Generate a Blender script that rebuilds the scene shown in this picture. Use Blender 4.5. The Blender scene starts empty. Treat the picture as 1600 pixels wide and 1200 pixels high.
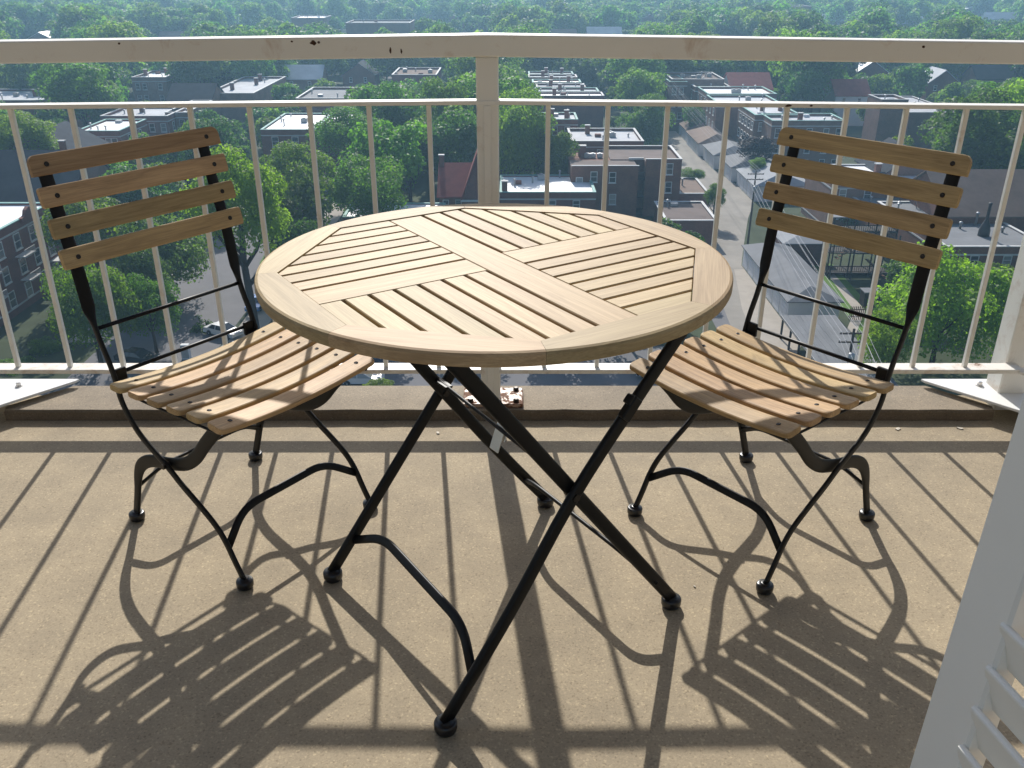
import bpy, math, random
import numpy as np
from mathutils import Vector, Matrix, Euler

random.seed(7)
RNG = np.random.default_rng(11)
PI = math.pi
scene = bpy.context.scene
COL = scene.collection

# ------------------------------------------------------------------ camera
CAM_H, CAM_PITCH, CAM_F = 1.22, math.radians(25.5), 1390.0
cam_d = bpy.data.cameras.new("camera")
cam_d.sensor_fit = 'HORIZONTAL'
cam_d.sensor_width = 36.0
cam_d.lens = 36.0 * CAM_F / 1600.0
cam_d.clip_start = 0.05
cam_d.clip_end = 20000
cam = bpy.data.objects.new("camera", cam_d)
COL.objects.link(cam)
cam.location = (0, 0, CAM_H)
cam.rotation_euler = (PI / 2 - CAM_PITCH, 0, 0)
scene.camera = cam

# ------------------------------------------------------------------ sky and sun
SUN_EL, SUN_AZ = math.radians(35.9), math.radians(-5.9)
w = bpy.data.worlds.new("World")
scene.world = w
w.use_nodes = True
nt = w.node_tree
bg = nt.nodes["Background"]
sky = nt.nodes.new("ShaderNodeTexSky")
sky.sky_type = 'NISHITA'
sky.sun_disc = False
sky.sun_elevation = SUN_EL
sky.sun_rotation = SUN_AZ
sky.altitude = 150
sky.air_density = 1.0
sky.dust_density = 1.5
nt.links.new(sky.outputs[0], bg.inputs[0])
bg.inputs[1].default_value = 0.132
sun_d = bpy.data.lights.new("sun", 'SUN')
sun_d.energy = 5.0
sun_d.angle = math.radians(0.53)
sun_d.color = (1.0, 0.96, 0.90)
sun = bpy.data.objects.new("sun", sun_d)
COL.objects.link(sun)
sun_dir = Vector((math.sin(SUN_AZ) * math.cos(SUN_EL), math.cos(SUN_AZ) * math.cos(SUN_EL), math.sin(SUN_EL)))
sun.rotation_euler = sun_dir.to_track_quat('Z', 'Y').to_euler()
sun.location = (0, 0, 30)
vs = scene.view_settings
vs.view_transform = 'Standard'
vs.look = 'None'
vs.exposure = 0.15
vs.gamma = 1.0
vs.use_curve_mapping = False
cy = scene.cycles
cy.use_denoising = True
cy.max_bounces = 8
cy.diffuse_bounces = 4
cy.transmission_bounces = 4
cy.transparent_max_bounces = 8
cy.volume_bounces = 1
cy.caustics_reflective = False
cy.caustics_refractive = False
cy.sample_clamp_indirect = 6.0

ZG = -38.8          # street level, eleven storeys down


def survey(px, py, z):
    """A sight line of the survey camera met with the level z."""
    u, v = (px - 800) / CAM_F, (600 - py) / CAM_F
    d = Vector((u, math.cos(CAM_PITCH) + v * math.sin(CAM_PITCH), -math.sin(CAM_PITCH) + v * math.cos(CAM_PITCH)))
    k = (z - CAM_H) / d.z
    return Vector((d.x * k, d.y * k, z))


def pix(p):
    q = Vector(p) - Vector((0, 0, CAM_H))
    c, s = math.cos(CAM_PITCH), math.sin(CAM_PITCH)
    fw = q.y * c - q.z * s
    up = q.y * s + q.z * c
    return 800 + CAM_F * q.x / fw, 600 - CAM_F * up / fw


# ------------------------------------------------------------------ materials
class NT:
    def __init__(self, name):
        self.m = bpy.data.materials.new(name)
        self.m.use_nodes = True
        self.t = self.m.node_tree
        self.b = self.t.nodes["Principled BSDF"]

    def n(self, kind, **kw):
        nd = self.t.nodes.new(kind)
        for k, v in kw.items():
            if k in nd.inputs:
                nd.inputs[k].default_value = v
            else:
                setattr(nd, k, v)
        return nd

    def l(self, a, b):
        self.t.links.new(a, b)

    def coord(self, scale=(1, 1, 1), jitter=True, which='Object'):
        tc = self.n("ShaderNodeTexCoord")
        mp = self.n("ShaderNodeMapping")
        mp.inputs["Scale"].default_value = scale
        self.l(tc.outputs[which], mp.inputs["Vector"])
        if jitter:
            oi = self.n("ShaderNodeObjectInfo")
            mu = self.n("ShaderNodeMath", operation='MULTIPLY')
            mu.inputs[1].default_value = 53.0
            self.l(oi.outputs["Random"], mu.inputs[0])
            self.l(mu.outputs[0], mp.inputs["Location"])
        return mp.outputs[0]

    def noise(self, vec, scale, detail=4, rough=0.6, dist=0.0):
        nd = self.n("ShaderNodeTexNoise")
        nd.inputs["Scale"].default_value = scale
        nd.inputs["Detail"].default_value = detail
        nd.inputs["Roughness"].default_value = rough
        nd.inputs["Distortion"].default_value = dist
        self.l(vec, nd.inputs["Vector"])
        return nd.outputs["Fac"]

    def ramp(self, fac, stops):
        r = self.n("ShaderNodeValToRGB")
        e = r.color_ramp.elements
        e[0].position, e[0].color = stops[0][0], (*stops[0][1], 1)
        e[1].position, e[1].color = stops[-1][0], (*stops[-1][1], 1)
        for p, c in stops[1:-1]:
            x = e.new(p)
            x.color = (*c, 1)
        self.l(fac, r.inputs[0])
        return r.outputs[0]

    def mix(self, a, b, fac, blend='MIX'):
        m = self.n("ShaderNodeMix", data_type='RGBA', blend_type=blend)
        for sock, v in ((m.inputs[0], fac), (m.inputs[6], a), (m.inputs[7], b)):
            if isinstance(v, (int, float)):
                sock.default_value = v
            elif isinstance(v, tuple):
                sock.default_value = (*v, 1)
            else:
                self.l(v, sock)
        return m.outputs[2]

    def rand_value(self, col, amount, hue=0.0):
        oi = self.n("ShaderNodeObjectInfo")
        mr = self.n("ShaderNodeMapRange")
        mr.inputs["To Min"].default_value = 1 - amount
        mr.inputs["To Max"].default_value = 1 + amount
        self.l(oi.outputs["Random"], mr.inputs[0])
        hs = self.n("ShaderNodeHueSaturation")
        self.l(mr.outputs[0], hs.inputs["Value"])
        if hue:
            mu = self.n("ShaderNodeMath", operation='MULTIPLY')
            mu.inputs[1].default_value = 17.31
            fr = self.n("ShaderNodeMath", operation='FRACT')
            m2 = self.n("ShaderNodeMapRange")
            m2.inputs["To Min"].default_value = 0.5 - hue
            m2.inputs["To Max"].default_value = 0.5 + hue
            self.l(oi.outputs["Random"], mu.inputs[0])
            self.l(mu.outputs[0], fr.inputs[0])
            self.l(fr.outputs[0], m2.inputs[0])
            self.l(m2.outputs[0], hs.inputs["Hue"])
        self.l(col, hs.inputs["Color"])
        return hs.outputs[0]

    def bump(self, fac, strength, dist=0.002):
        b = self.n("ShaderNodeBump")
        b.inputs["Strength"].default_value = strength
        b.inputs["Distance"].default_value = dist
        self.l(fac, b.inputs["Height"])
        self.l(b.outputs[0], self.b.inputs["Normal"])

    def done(self, col, rough=0.7, metal=0.0, spec=0.5):
        if isinstance(col, tuple):
            self.b.inputs["Base Color"].default_value = (*col, 1)
        else:
            self.l(col, self.b.inputs["Base Color"])
        if isinstance(rough, (int, float)):
            self.b.inputs["Roughness"].default_value = rough
        else:
            self.l(rough, self.b.inputs["Roughness"])
        self.b.inputs["Metallic"].default_value = metal
        self.b.inputs["Specular IOR Level"].default_value = spec
        return self.m


def mix3(a, b, f):
    return tuple(x * (1 - f) + y * f for x, y in zip(a, b))


def m_wood(name, dark, light, knot, rough, spec):
    k = NT(name)
    v = k.coord((1.6, 22, 22))
    g = k.noise(v, 3.0, 5, 0.62, 0.9)
    v2 = k.coord((5, 260, 260))
    g2 = k.noise(v2, 2.0, 2, 0.5, 0.2)
    v3 = k.coord((3.5, 9, 9))
    g3 = k.noise(v3, 2.2, 3, 0.5, 1.4)
    c = k.ramp(g, [(0.30, dark), (0.52, mix3(dark, light, 0.6)), (0.72, light)])
    c = k.mix(c, k.ramp(g2, [(0.35, (0.78, 0.76, 0.72)), (0.65, (1.05, 1.05, 1.05))]), 0.7, 'MULTIPLY')
    c = k.mix(c, knot, k.ramp(g3, [(0.64, (0, 0, 0)), (0.80, (0.5, 0.5, 0.5))]), 'MIX')
    c = k.rand_value(c, 0.17, 0.010)
    k.bump(g2, 0.12, 0.0006)
    return k.done(c, rough, 0, spec)


def m_plain(name, col, rough=0.6, metal=0.0, spec=0.5, var=0.18, scale=3.0, rnd=0.06, bump=0.0, jitter=True):
    k = NT(name)
    v = k.coord((1, 1, 1), jitter)
    g = k.noise(v, scale, 6, 0.62)
    c = k.ramp(g, [(0.28, tuple(x * (1 - var) for x in col)), (0.72, tuple(x * (1 + var) for x in col))])
    if rnd:
        c = k.rand_value(c, rnd)
    if bump:
        k.bump(g, bump, 0.01)
    return k.done(c, rough, metal, spec)


def m_concrete(name, base, stain):
    k = NT(name)
    v = k.coord((1, 1, 1), False)
    big = k.noise(v, 1.1, 6, 0.62, 0.3)
    mid = k.noise(v, 9.0, 5, 0.65)
    fine = k.noise(v, 230.0, 4, 0.8)
    vo = k.n("ShaderNodeTexVoronoi")
    vo.inputs["Scale"].default_value = 280.0
    k.l(v, vo.inputs["Vector"])
    sep = k.n("ShaderNodeSeparateColor")
    k.l(vo.outputs["Color"], sep.inputs[0])
    c = k.mix(base, stain, k.ramp(big, [(0.38, (0, 0, 0)), (0.68, (0.75, 0.75, 0.75))]))
    c = k.mix(c, k.ramp(mid, [(0.3, (0.86, 0.86, 0.87)), (0.7, (1.11, 1.10, 1.08))]), 1.0, 'MULTIPLY')
    c = k.mix(c, k.ramp(fine, [(0.30, (0.80, 0.79, 0.77)), (0.50, (1.0, 1.0, 1.0)), (0.70, (1.22, 1.21, 1.19))]), 1.0, 'MULTIPLY')
    c = k.mix(c, k.ramp(sep.outputs[0], [(0.03, (0.65, 0.62, 0.59)), (0.12, (1, 1, 1)), (0.88, (1, 1, 1)), (0.98, (1.5, 1.48, 1.42))]), 0.6, 'MULTIPLY')
    vst = k.coord((1.0, 3.2, 1.0), False)
    sm = k.noise(vst, 1.7, 7, 0.72, 1.2)
    c = k.mix(c, (0.47, 0.43, 0.36), k.ramp(sm, [(0.655, (0, 0, 0)), (0.80, (0.30, 0.30, 0.30))]))
    c = k.mix(c, (0.14, 0.115, 0.085), k.ramp(sm, [(0.20, (0.36, 0.36, 0.36)), (0.37, (0, 0, 0))]))
    k.bump(fine, 0.35, 0.0015)
    return k.done(c, 0.85, 0, 0.3)


def m_rusty(name, paint, amount, scale):
    k = NT(name)
    v = k.coord((1, 1, 1), False)
    a = k.noise(v, scale, 8, 0.72, 0.4)
    b = k.noise(v, scale * 6, 5, 0.7)
    d = k.noise(v, 2.5, 4, 0.6)
    mask = k.ramp(a, [(amount, (0, 0, 0)), (amount + 0.05, (1, 1, 1))])
    halo = k.ramp(a, [(amount - 0.14, (0, 0, 0)), (amount + 0.03, (0.55, 0.55, 0.55))])
    c = k.ramp(d, [(0.3, tuple(x * 0.9 for x in paint)), (0.7, paint)])
    c = k.mix(c, (0.42, 0.26, 0.15), halo)
    rust = k.ramp(b, [(0.3, (0.05, 0.022, 0.012)), (0.7, (0.22, 0.10, 0.05))])
    c = k.mix(c, rust, mask)
    k.bump(a, 0.2, 0.001)
    r = k.ramp(mask, [(0, (0.42, 0.42, 0.42)), (1, (0.9, 0.9, 0.9))])
    return k.done(c, r, 0, 0.45)


def m_leaf(name, dark, light, trans):
    k = NT(name)
    v = k.coord((1, 1, 1), True)
    g = k.noise(v, 2.3, 4, 0.65)
    c = k.ramp(g, [(0.3, dark), (0.7, light)])
    c = k.rand_value(c, 0.30, 0.028)
    out = k.t.nodes["Material Output"]
    k.done(c, 0.55, 0, 0.25)
    tr = k.n("ShaderNodeBsdfTranslucent")
    c2 = k.mix(c, (1.7, 1.95, 0.75), 1.0, 'MULTIPLY')
    k.l(c2, tr.inputs[0])
    mx = k.n("ShaderNodeMixShader")
    mx.inputs[0].default_value = trans
    k.l(k.b.outputs[0], mx.inputs[1])
    k.l(tr.outputs[0], mx.inputs[2])
    k.l(mx.outputs[0], out.inputs[0])
    return k.m


def m_brick(name, a, b, mortar, coord_scale=1.0):
    k = NT(name)
    tc = k.n("ShaderNodeTexCoord")
    br = k.n("ShaderNodeTexBrick")
    br.inputs["Scale"].default_value = 1.0
    br.inputs["Brick Width"].default_value = 0.24 * coord_scale
    br.inputs["Row Height"].default_value = 0.09 * coord_scale
    br.inputs["Mortar Size"].default_value = 0.010 * coord_scale
    br.inputs["Color1"].default_value = (*a, 1)
    br.inputs["Color2"].default_value = (*b, 1)
    br.inputs["Mortar"].default_value = (*mortar, 1)
    sx = k.n("ShaderNodeSeparateXYZ")
    ad = k.n("ShaderNodeMath", operation='ADD')
    cx = k.n("ShaderNodeCombineXYZ")
    k.l(tc.outputs["Object"], sx.inputs[0])
    k.l(sx.outputs[0], ad.inputs[0])
    k.l(sx.outputs[1], ad.inputs[1])
    k.l(ad.outputs[0], cx.inputs[0])
    k.l(sx.outputs[2], cx.inputs[1])
    k.l(cx.outputs[0], br.inputs["Vector"])
    g = k.noise(tc.outputs["Object"], 0.35, 5, 0.6)
    c = k.mix(br.outputs["Color"], k.ramp(g, [(0.3, (0.75, 0.75, 0.77)), (0.7, (1.18, 1.14, 1.1))]), 1.0, 'MULTIPLY')
    c = k.rand_value(c, 0.12, 0.01)
    return k.done(c, 0.85, 0, 0.3)


M = {}
M['table_wood'] = m_wood("pale_teak", (0.335, 0.237, 0.122), (0.50, 0.375, 0.21), (0.25, 0.16, 0.078), 0.58, 0.25)
M['chair_wood'] = m_wood("honey_teak", (0.33, 0.218, 0.105), (0.55, 0.37, 0.178), (0.15, 0.088, 0.038), 0.55, 0.25)
M['black'] = m_plain("black_powder_coat", (0.006, 0.006, 0.0065), 0.45, 0, 0.22, 0.2, 40, 0)
M['rubber'] = m_plain("black_rubber", (0.010, 0.010, 0.011), 0.32, 0, 0.5, 0.2, 30, 0)
M['bolt'] = m_plain("dark_bolt", (0.045, 0.04, 0.036), 0.45, 0.8, 0.5, 0.3, 60, 0)
M['steel'] = m_plain("stainless_latch", (0.62, 0.60, 0.57), 0.35, 0.9, 0.5, 0.1, 20, 0)
M['cream'] = m_rusty("cream_rail_paint", (0.80, 0.78, 0.715), 0.70, 9.0)
M['cream_worn'] = m_rusty("worn_cream_rail_paint", (0.78, 0.75, 0.68), 0.63, 13.0)
M['rust'] = m_plain("dark_rust", (0.075, 0.04, 0.025), 0.9, 0, 0.2, 0.5, 120, 0.1)
M["plate_rust"] = m_rusty("rusted_base_plate", (0.34, 0.235, 0.19), 0.47, 26.0)
M['sheet'] = m_rusty("white_sheet_metal", (0.78, 0.78, 0.76), 0.76, 6.0)
M['shutter'] = m_plain("white_shutter_paint", (0.84, 0.815, 0.755), 0.45, 0, 0.4, 0.03, 2.0, 0)
M['floor'] = m_concrete("sanded_concrete", (0.362, 0.299, 0.205), (0.285, 0.237, 0.166))
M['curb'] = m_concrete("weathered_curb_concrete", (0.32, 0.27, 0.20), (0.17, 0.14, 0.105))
M['curb_edge'] = m_concrete("dark_curb_edge", (0.17, 0.135, 0.095), (0.09, 0.07, 0.05))
M['buff'] = m_brick("grey_buff_brick", (0.20, 0.18, 0.16), (0.25, 0.225, 0.20), (0.25, 0.24, 0.23))
M['chip'] = m_plain("paint_chip", (0.6, 0.55, 0.46), 0.7, 0, 0.3, 0.2, 80, 0.15)

M['asphalt'] = m_plain("street_asphalt", (0.15, 0.145, 0.15), 0.9, 0, 0.3, 0.14, 0.18, 0, 0, False)
M['alley'] = m_plain("alley_concrete", (0.27, 0.245, 0.21), 0.9, 0, 0.3, 0.16, 0.25, 0, 0, False)
M['walk'] = m_plain("pavement_concrete", (0.36, 0.32, 0.27), 0.9, 0, 0.3, 0.12, 0.5, 0, 0, False)
M['soil'] = m_plain("yard_ground", (0.05, 0.065, 0.03), 0.95, 0, 0.2, 0.45, 0.07, 0, 0, False)
M['lawn'] = m_plain("lawn_green", (0.085, 0.16, 0.025), 0.9, 0, 0.2, 0.22, 0.6, 0, 0, False)
M['brick'] = m_brick("dark_red_brick", (0.18, 0.062, 0.042), (0.235, 0.09, 0.06), (0.17, 0.13, 0.115))
M['brick_grey'] = m_brick("brown_grey_brick", (0.215, 0.115, 0.082), (0.27, 0.155, 0.11), (0.2, 0.18, 0.17))
M['roof_white'] = m_plain("white_roof_membrane", (0.80, 0.80, 0.80), 0.5, 0, 0.5, 0.08, 0.25, 0.04)
M['roof_pale'] = m_plain("pale_grey_roof", (0.45, 0.46, 0.48), 0.8, 0, 0.3, 0.2, 0.25, 0.12)
M['roof_mid'] = m_plain("weathered_grey_roof", (0.27, 0.28, 0.295), 0.85, 0, 0.25, 0.16, 0.3, 0.08)
M['roof_grey'] = m_plain("grey_roof", (0.17, 0.175, 0.185), 0.85, 0, 0.3, 0.16, 0.3, 0.1)
M['roof_tar'] = m_plain("brown_tar_roof", (0.155, 0.12, 0.105), 0.9, 0, 0.2, 0.2, 0.3, 0.08)
M['roof_brown'] = m_plain("brown_shingle_roof", (0.20, 0.145, 0.115), 0.9, 0, 0.2, 0.15, 0.5, 0.1)
M['roof_red'] = m_plain("red_tile_roof", (0.26, 0.065, 0.05), 0.8, 0, 0.3, 0.2, 0.8, 0.05)
M['roof_slate'] = m_plain("dark_slate_roof", (0.04, 0.042, 0.050), 0.9, 0, 0.1, 0.25, 0.5, 0.1)
M['coping'] = m_plain("pale_coping", (0.50, 0.50, 0.49), 0.7, 0, 0.3, 0.1, 0.5, 0.1)
M['coping_green'] = m_plain("verdigris_coping", (0.22, 0.40, 0.36), 0.7, 0, 0.3, 0.15, 0.5, 0.1)
M['win_frame'] = m_plain("white_window_frame", (0.66, 0.66, 0.64), 0.6, 0, 0.4, 0.08, 1, 0.08)
M['white_wall'] = m_plain("white_painted_wall", (0.62, 0.63, 0.64), 0.75, 0, 0.3, 0.08, 0.4, 0.06)
M['door'] = m_plain("pale_garage_door", (0.58, 0.61, 0.66), 0.6, 0, 0.4, 0.06, 0.8, 0.08)
M['dark_wood'] = m_plain("dark_stained_timber", (0.03, 0.024, 0.02), 0.8, 0, 0.3, 0.25, 0.8, 0.15)
M['pole_wood'] = m_plain("weathered_pole_timber", (0.07, 0.058, 0.05), 0.9, 0, 0.2, 0.25, 1.2, 0.1)
M['fence_wood'] = m_plain("brown_fence_timber", (0.17, 0.10, 0.065), 0.85, 0, 0.2, 0.2, 1.0, 0.2)
M['bark'] = m_plain("dark_bark", (0.045, 0.034, 0.026), 0.95, 0, 0.2, 0.3, 1.5, 0.1)
M['metal_grey'] = m_plain("galvanised_metal", (0.35, 0.36, 0.37), 0.5, 0.6, 0.5, 0.15, 1, 0.1)
M['vent_black'] = m_plain("black_vent_pipe", (0.02, 0.02, 0.022), 0.5, 0, 0.5, 0.2, 2, 0)
M['wire'] = m_plain("power_line", (0.30, 0.30, 0.32), 0.5, 0.3, 0.5, 0.1, 1, 0)
M['tyre'] = m_plain("tyre_rubber", (0.015, 0.015, 0.016), 0.8, 0, 0.3, 0.1, 1, 0)
for nm, c in (('navy', (0.015, 0.03, 0.09)), ('white', (0.65, 0.65, 0.65)), ('darkgrey', (0.03, 0.032, 0.036)), ('blue', (0.06, 0.18, 0.42)), ('silver', (0.42, 0.43, 0.45))):
    M['car_' + nm] = m_plain("car_paint_" + nm, c, 0.25, 0.2, 0.6, 0.03, 1, 0)
g_ = NT("window_glass")
oi_ = g_.n("ShaderNodeObjectInfo")
M['glass'] = g_.done(g_.ramp(oi_.outputs["Random"], [(0.0, (0.02, 0.026, 0.032)), (0.55, (0.045, 0.052, 0.06)), (0.66, (0.10, 0.11, 0.115)), (1.0, (0.34, 0.33, 0.30))]), 0.10, 0, 0.7)
M['leaf_bright'] = m_leaf("bright_maple_leaves", (0.074, 0.155, 0.016), (0.170, 0.285, 0.036), 0.54)
M['leaf_mid'] = m_leaf("green_leaves", (0.064, 0.130, 0.019), (0.142, 0.228, 0.036), 0.52)
M['leaf_dark'] = m_leaf("dark_oak_leaves", (0.042, 0.090, 0.018), (0.096, 0.165, 0.034), 0.48)
M['leaf_purple'] = m_leaf("purple_plum_leaves", (0.030, 0.016, 0.022), (0.055, 0.028, 0.036), 0.25)


# ------------------------------------------------------------------ mesh helpers
def mesh(name, verts, faces, mat=None, smooth=False):
    me = bpy.data.meshes.new(name)
    me.from_pydata([tuple(v) for v in verts], [], faces)
    if mat is not None:
        me.materials.append(mat)
    if smooth:
        me.polygons.foreach_set("use_smooth", [True] * len(me.polygons))
    me.update()
    return me


class MB:
    def __init__(self):
        self.v, self.f = [], []

    def add(self, verts, faces, mtx=None):
        o = len(self.v)
        for p in verts:
            p = Vector(p)
            self.v.append(mtx @ p if mtx is not None else p)
        self.f += [tuple(i + o for i in q) for q in faces]
        return self

    def box(self, x0, x1, y0, y1, z0, z1, mtx=None):
        vs_ = [(x, y, z) for z in (z0, z1) for y in (y0, y1) for x in (x0, x1)]
        fs = [(0, 2, 3, 1), (4, 5, 7, 6), (0, 1, 5, 4), (1, 3, 7, 5), (3, 2, 6, 7), (2, 0, 4, 6)]
        return self.add(vs_, fs, mtx)

    def cbox(self, x0, x1, y0, y1, z0, z1, c=0.002, mtx=None):
        """A box with chamfered edges along all sides."""
        xs, ys = (x0, x1), (y0, y1)
        r = [(x0 + c, y0), (x1 - c, y0), (x1, y0 + c), (x1, y1 - c), (x1 - c, y1), (x0 + c, y1), (x0, y1 - c), (x0, y0 + c)]
        cx_, cy_ = (x0 + x1) / 2, (y0 + y1) / 2

        def ins(p):
            return (p[0] + (c if p[0] < cx_ else -c) * (abs(p[0] - cx_) > abs(x1 - x0) / 2 - c * 1.01), p[1] + (c if p[1] < cy_ else -c) * (abs(p[1] - cy_) > abs(y1 - y0) / 2 - c * 1.01))
        q = [ins(p) for p in r]
        rings = [[(*p, z0) for p in q], [(*p, z0 + c) for p in r], [(*p, z1 - c) for p in r], [(*p, z1) for p in q]]
        return self.rings(rings, True, mtx)

    def rings(self, rings, caps=True, mtx=None):
        n = len(rings[0])
        vs_ = [p for r in rings for p in r]
        fs = []
        for i in range(len(rings) - 1):
            for j in range(n):
                a, b = i * n + j, i * n + (j + 1) % n
                fs.append((a, b, b + n, a + n))
        if caps:
            fs.append(tuple(reversed(range(n))))
            fs.append(tuple(range((len(rings) - 1) * n, len(rings) * n)))
        return self.add(vs_, fs, mtx)

    def tube(self, pts, radii, n=8, caps=True, mtx=None):
        pts = [Vector(p) for p in pts]
        if isinstance(radii, (int, float)):
            radii = [radii] * len(pts)
        up = Vector((0, 0, 1))
        t0 = (pts[1] - pts[0]).normalized()
        a = t0.cross(up if abs(t0.z) < 0.9 else Vector((1, 0, 0))).normalized()
        rings = []
        for i, p in enumerate(pts):
            t = (pts[min(i + 1, len(pts) - 1)] - pts[max(i - 1, 0)]).normalized()
            a = (a - t * a.dot(t)).normalized()
            b = t.cross(a)
            rings.append([p + (a * math.cos(2 * PI * k / n) + b * math.sin(2 * PI * k / n)) * radii[i] for k in range(n)])
        return self.rings(rings, caps, mtx)

    def sweep(self, pts, sec, A, B, mtx=None):
        """Ring i = pts[i] + s*A[i] + t*B[i] for (s, t) in the section."""
        rings = [[Vector(p) + Vector(a) * s + Vector(b) * t for s, t in sec] for p, a, b in zip(pts, A, B)]
        return self.rings(rings, True, mtx)

    def lathe(self, prof, n=20, mtx=None):
        rings = [[(r * math.cos(2 * PI * k / n), r * math.sin(2 * PI * k / n), z) for k in range(n)] for r, z in prof]
        return self.rings(rings, True, mtx)

    def prism(self, out, z0, z1, c=0.0, mtx=None):
        """A convex outline (counter-clockwise) pulled up, its edges chamfered by c."""
        if c > 0:
            q = inset(out, c)
            rings = [[(*p, z0) for p in q], [(*p, z0 + c) for p in out], [(*p, z1 - c) for p in out], [(*p, z1) for p in q]]
        else:
            rings = [[(*p, z0) for p in out], [(*p, z1) for p in out]]
        return self.rings(rings, True, mtx)

    def mesh(self, name, mat, smooth=False):
        return mesh(name, self.v, self.f, mat, smooth)


def inset(out, c):
    n = len(out)
    res = []
    for i in range(n):
        p0, p1, p2 = Vector(out[i - 1]), Vector(out[i]), Vector(out[(i + 1) % n])
        d1, d2 = (p1 - p0).normalized(), (p2 - p1).normalized()
        n1, n2 = Vector((-d1.y, d1.x)), Vector((-d2.y, d2.x))
        s = n1 + n2
        k = max(0.35, s.dot(n1))
        res.append(tuple(p1 + s * (c / k)))
    return res


def clip(poly, nx, ny, d):
    """Keep the part of a convex polygon with nx*x + ny*y <= d."""
    res = []
    for i in range(len(poly)):
        a, b = poly[i - 1], poly[i]
        fa, fb = nx * a[0] + ny * a[1] - d, nx * b[0] + ny * b[1] - d
        if (fa <= 0) != (fb <= 0):
            t = fa / (fa - fb)
            res.append((a[0] + (b[0] - a[0]) * t, a[1] + (b[1] - a[1]) * t))
        if fb <= 0:
            res.append(b)
    return res


def rr(wd, ht, r, k=2):
    """A rounded rectangle section, counter-clockwise, centred."""
    res = []
    for cx_, cy_, a0 in ((wd / 2 - r, ht / 2 - r, 0), (-wd / 2 + r, ht / 2 - r, 90), (-wd / 2 + r, -ht / 2 + r, 180), (wd / 2 - r, -ht / 2 + r, 270)):
        for i in range(k + 1):
            a = math.radians(a0 + 90 * i / k)
            res.append((cx_ + r * math.cos(a), cy_ + r * math.sin(a)))
    return res


def smooth_path(pts, sub=5):
    pts = [Vector(p) for p in pts]
    res = []
    for i in range(len(pts) - 1):
        p0, p1, p2, p3 = pts[max(i - 1, 0)], pts[i], pts[i + 1], pts[min(i + 2, len(pts) - 1)]
        for k in range(sub):
            t = k / sub
            res.append(0.5 * ((2 * p1) + (p2 - p0) * t + (2 * p0 - 5 * p1 + 4 * p2 - p3) * t * t + (3 * p1 - p0 - 3 * p2 + p3) * t ** 3))
    res.append(pts[-1])
    return res


def rounded_path(pts, r, k=4):
    """Straight runs with rounded bends."""
    pts = [Vector(p) for p in pts]
    res = [pts[0]]
    for i in range(1, len(pts) - 1):
        a, b, c = pts[i - 1], pts[i], pts[i + 1]
        d1, d2 = (a - b), (c - b)
        rr_ = min(r, d1.length * 0.45, d2.length * 0.45)
        s, e = b + d1.normalized() * rr_, b + d2.normalized() * rr_
        for j in range(k + 1):
            t = j / k
            res.append(s * (1 - t) ** 2 + b * 2 * t * (1 - t) + e * t * t)
    res.append(pts[-1])
    return res


# ------------------------------------------------------------------ object helpers
def link(o):
    COL.objects.link(o)
    return o


def thing(name, label, cat, loc=(0, 0, 0), rz=0.0, group=None, kind=None):
    o = link(bpy.data.objects.new(name, None))
    o.empty_display_size = 0.2
    o.location = loc
    o.rotation_euler = (0, 0, rz)
    o['label'] = label
    o['category'] = cat
    if group:
        o['group'] = group
    if kind:
        o['kind'] = kind
    return o


def obj(name, me, parent=None, mtx=None, label=None):
    o = link(bpy.data.objects.new(name, me))
    if parent is not None:
        o.parent = parent
    if mtx is not None:
        o.matrix_local = mtx
    if label:
        o['label'] = label
    return o


def tag(o, label, cat, group=None, kind=None):
    o['label'] = label
    o['category'] = cat
    if group:
        o['group'] = group
    if kind:
        o['kind'] = kind
    return o


def struct(name, me, label=None):
    o = link(bpy.data.objects.new(name, me))
    o['kind'] = 'structure'
    if label:
        o['label'] = label
    return o


CHILDREN = {}


def copy_tree(src, kids):
    """Copy a thing and its recorded parts (kids: {object: [children]})."""
    c = src.copy()
    link(c)
    for ch in kids.get(src, []):
        d = copy_tree(ch, kids)
        d.parent = c
        d.matrix_parent_inverse = ch.matrix_parent_inverse.copy()
    return c


def kids_of(root):
    bpy.context.view_layer.update()
    res = {}
    st = [root]
    while st:
        o = st.pop()
        res[o] = list(o.children)
        st += res[o]
    return res


def T(x, y, z):
    return Matrix.Translation((x, y, z))


def RZ(a):
    return Matrix.Rotation(a, 4, 'Z')

# ================================================================== THE BALCONY
fl = MB().cbox(-4.0, 4.0, -0.06, 2.482, -0.22, 0.0, 0.006)
struct('balcony_floor', fl.mesh('balcony_floor', M['floor']))

# raised curb at the edge, a trapezoid with splayed ends
cb = MB()
CH, CY = 0.034, 2.308
n_ = 60
top_f = [(-1.483 + 2.892 * i / n_, CY + 0.0016 * math.sin(i * 1.9) + 0.001 * math.sin(i * 4.3)) for i in range(n_ + 1)]
outl = top_f + [(1.418, CY + 0.03), (1.277, 2.479), (-1.350, 2.479), (-1.494, CY + 0.03)]
ins_ = inset(outl, 0.005)
cb.rings([[(*p, -0.002) for p in outl], [(*p, CH - 0.007) for p in outl], [(p[0] * 0.3 + q[0] * 0.7, p[1] * 0.3 + q[1] * 0.7, CH - 0.0015) for p, q in zip(outl, ins_)], [(*p, CH) for p in ins_]])
cb_me = cb.mesh('curb', M['curb'])
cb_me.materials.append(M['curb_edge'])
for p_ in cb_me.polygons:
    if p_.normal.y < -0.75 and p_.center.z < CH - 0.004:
        p_.material_index = 1  # front face takes a darker concrete than the curb top
struct('curb', cb_me)

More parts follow.
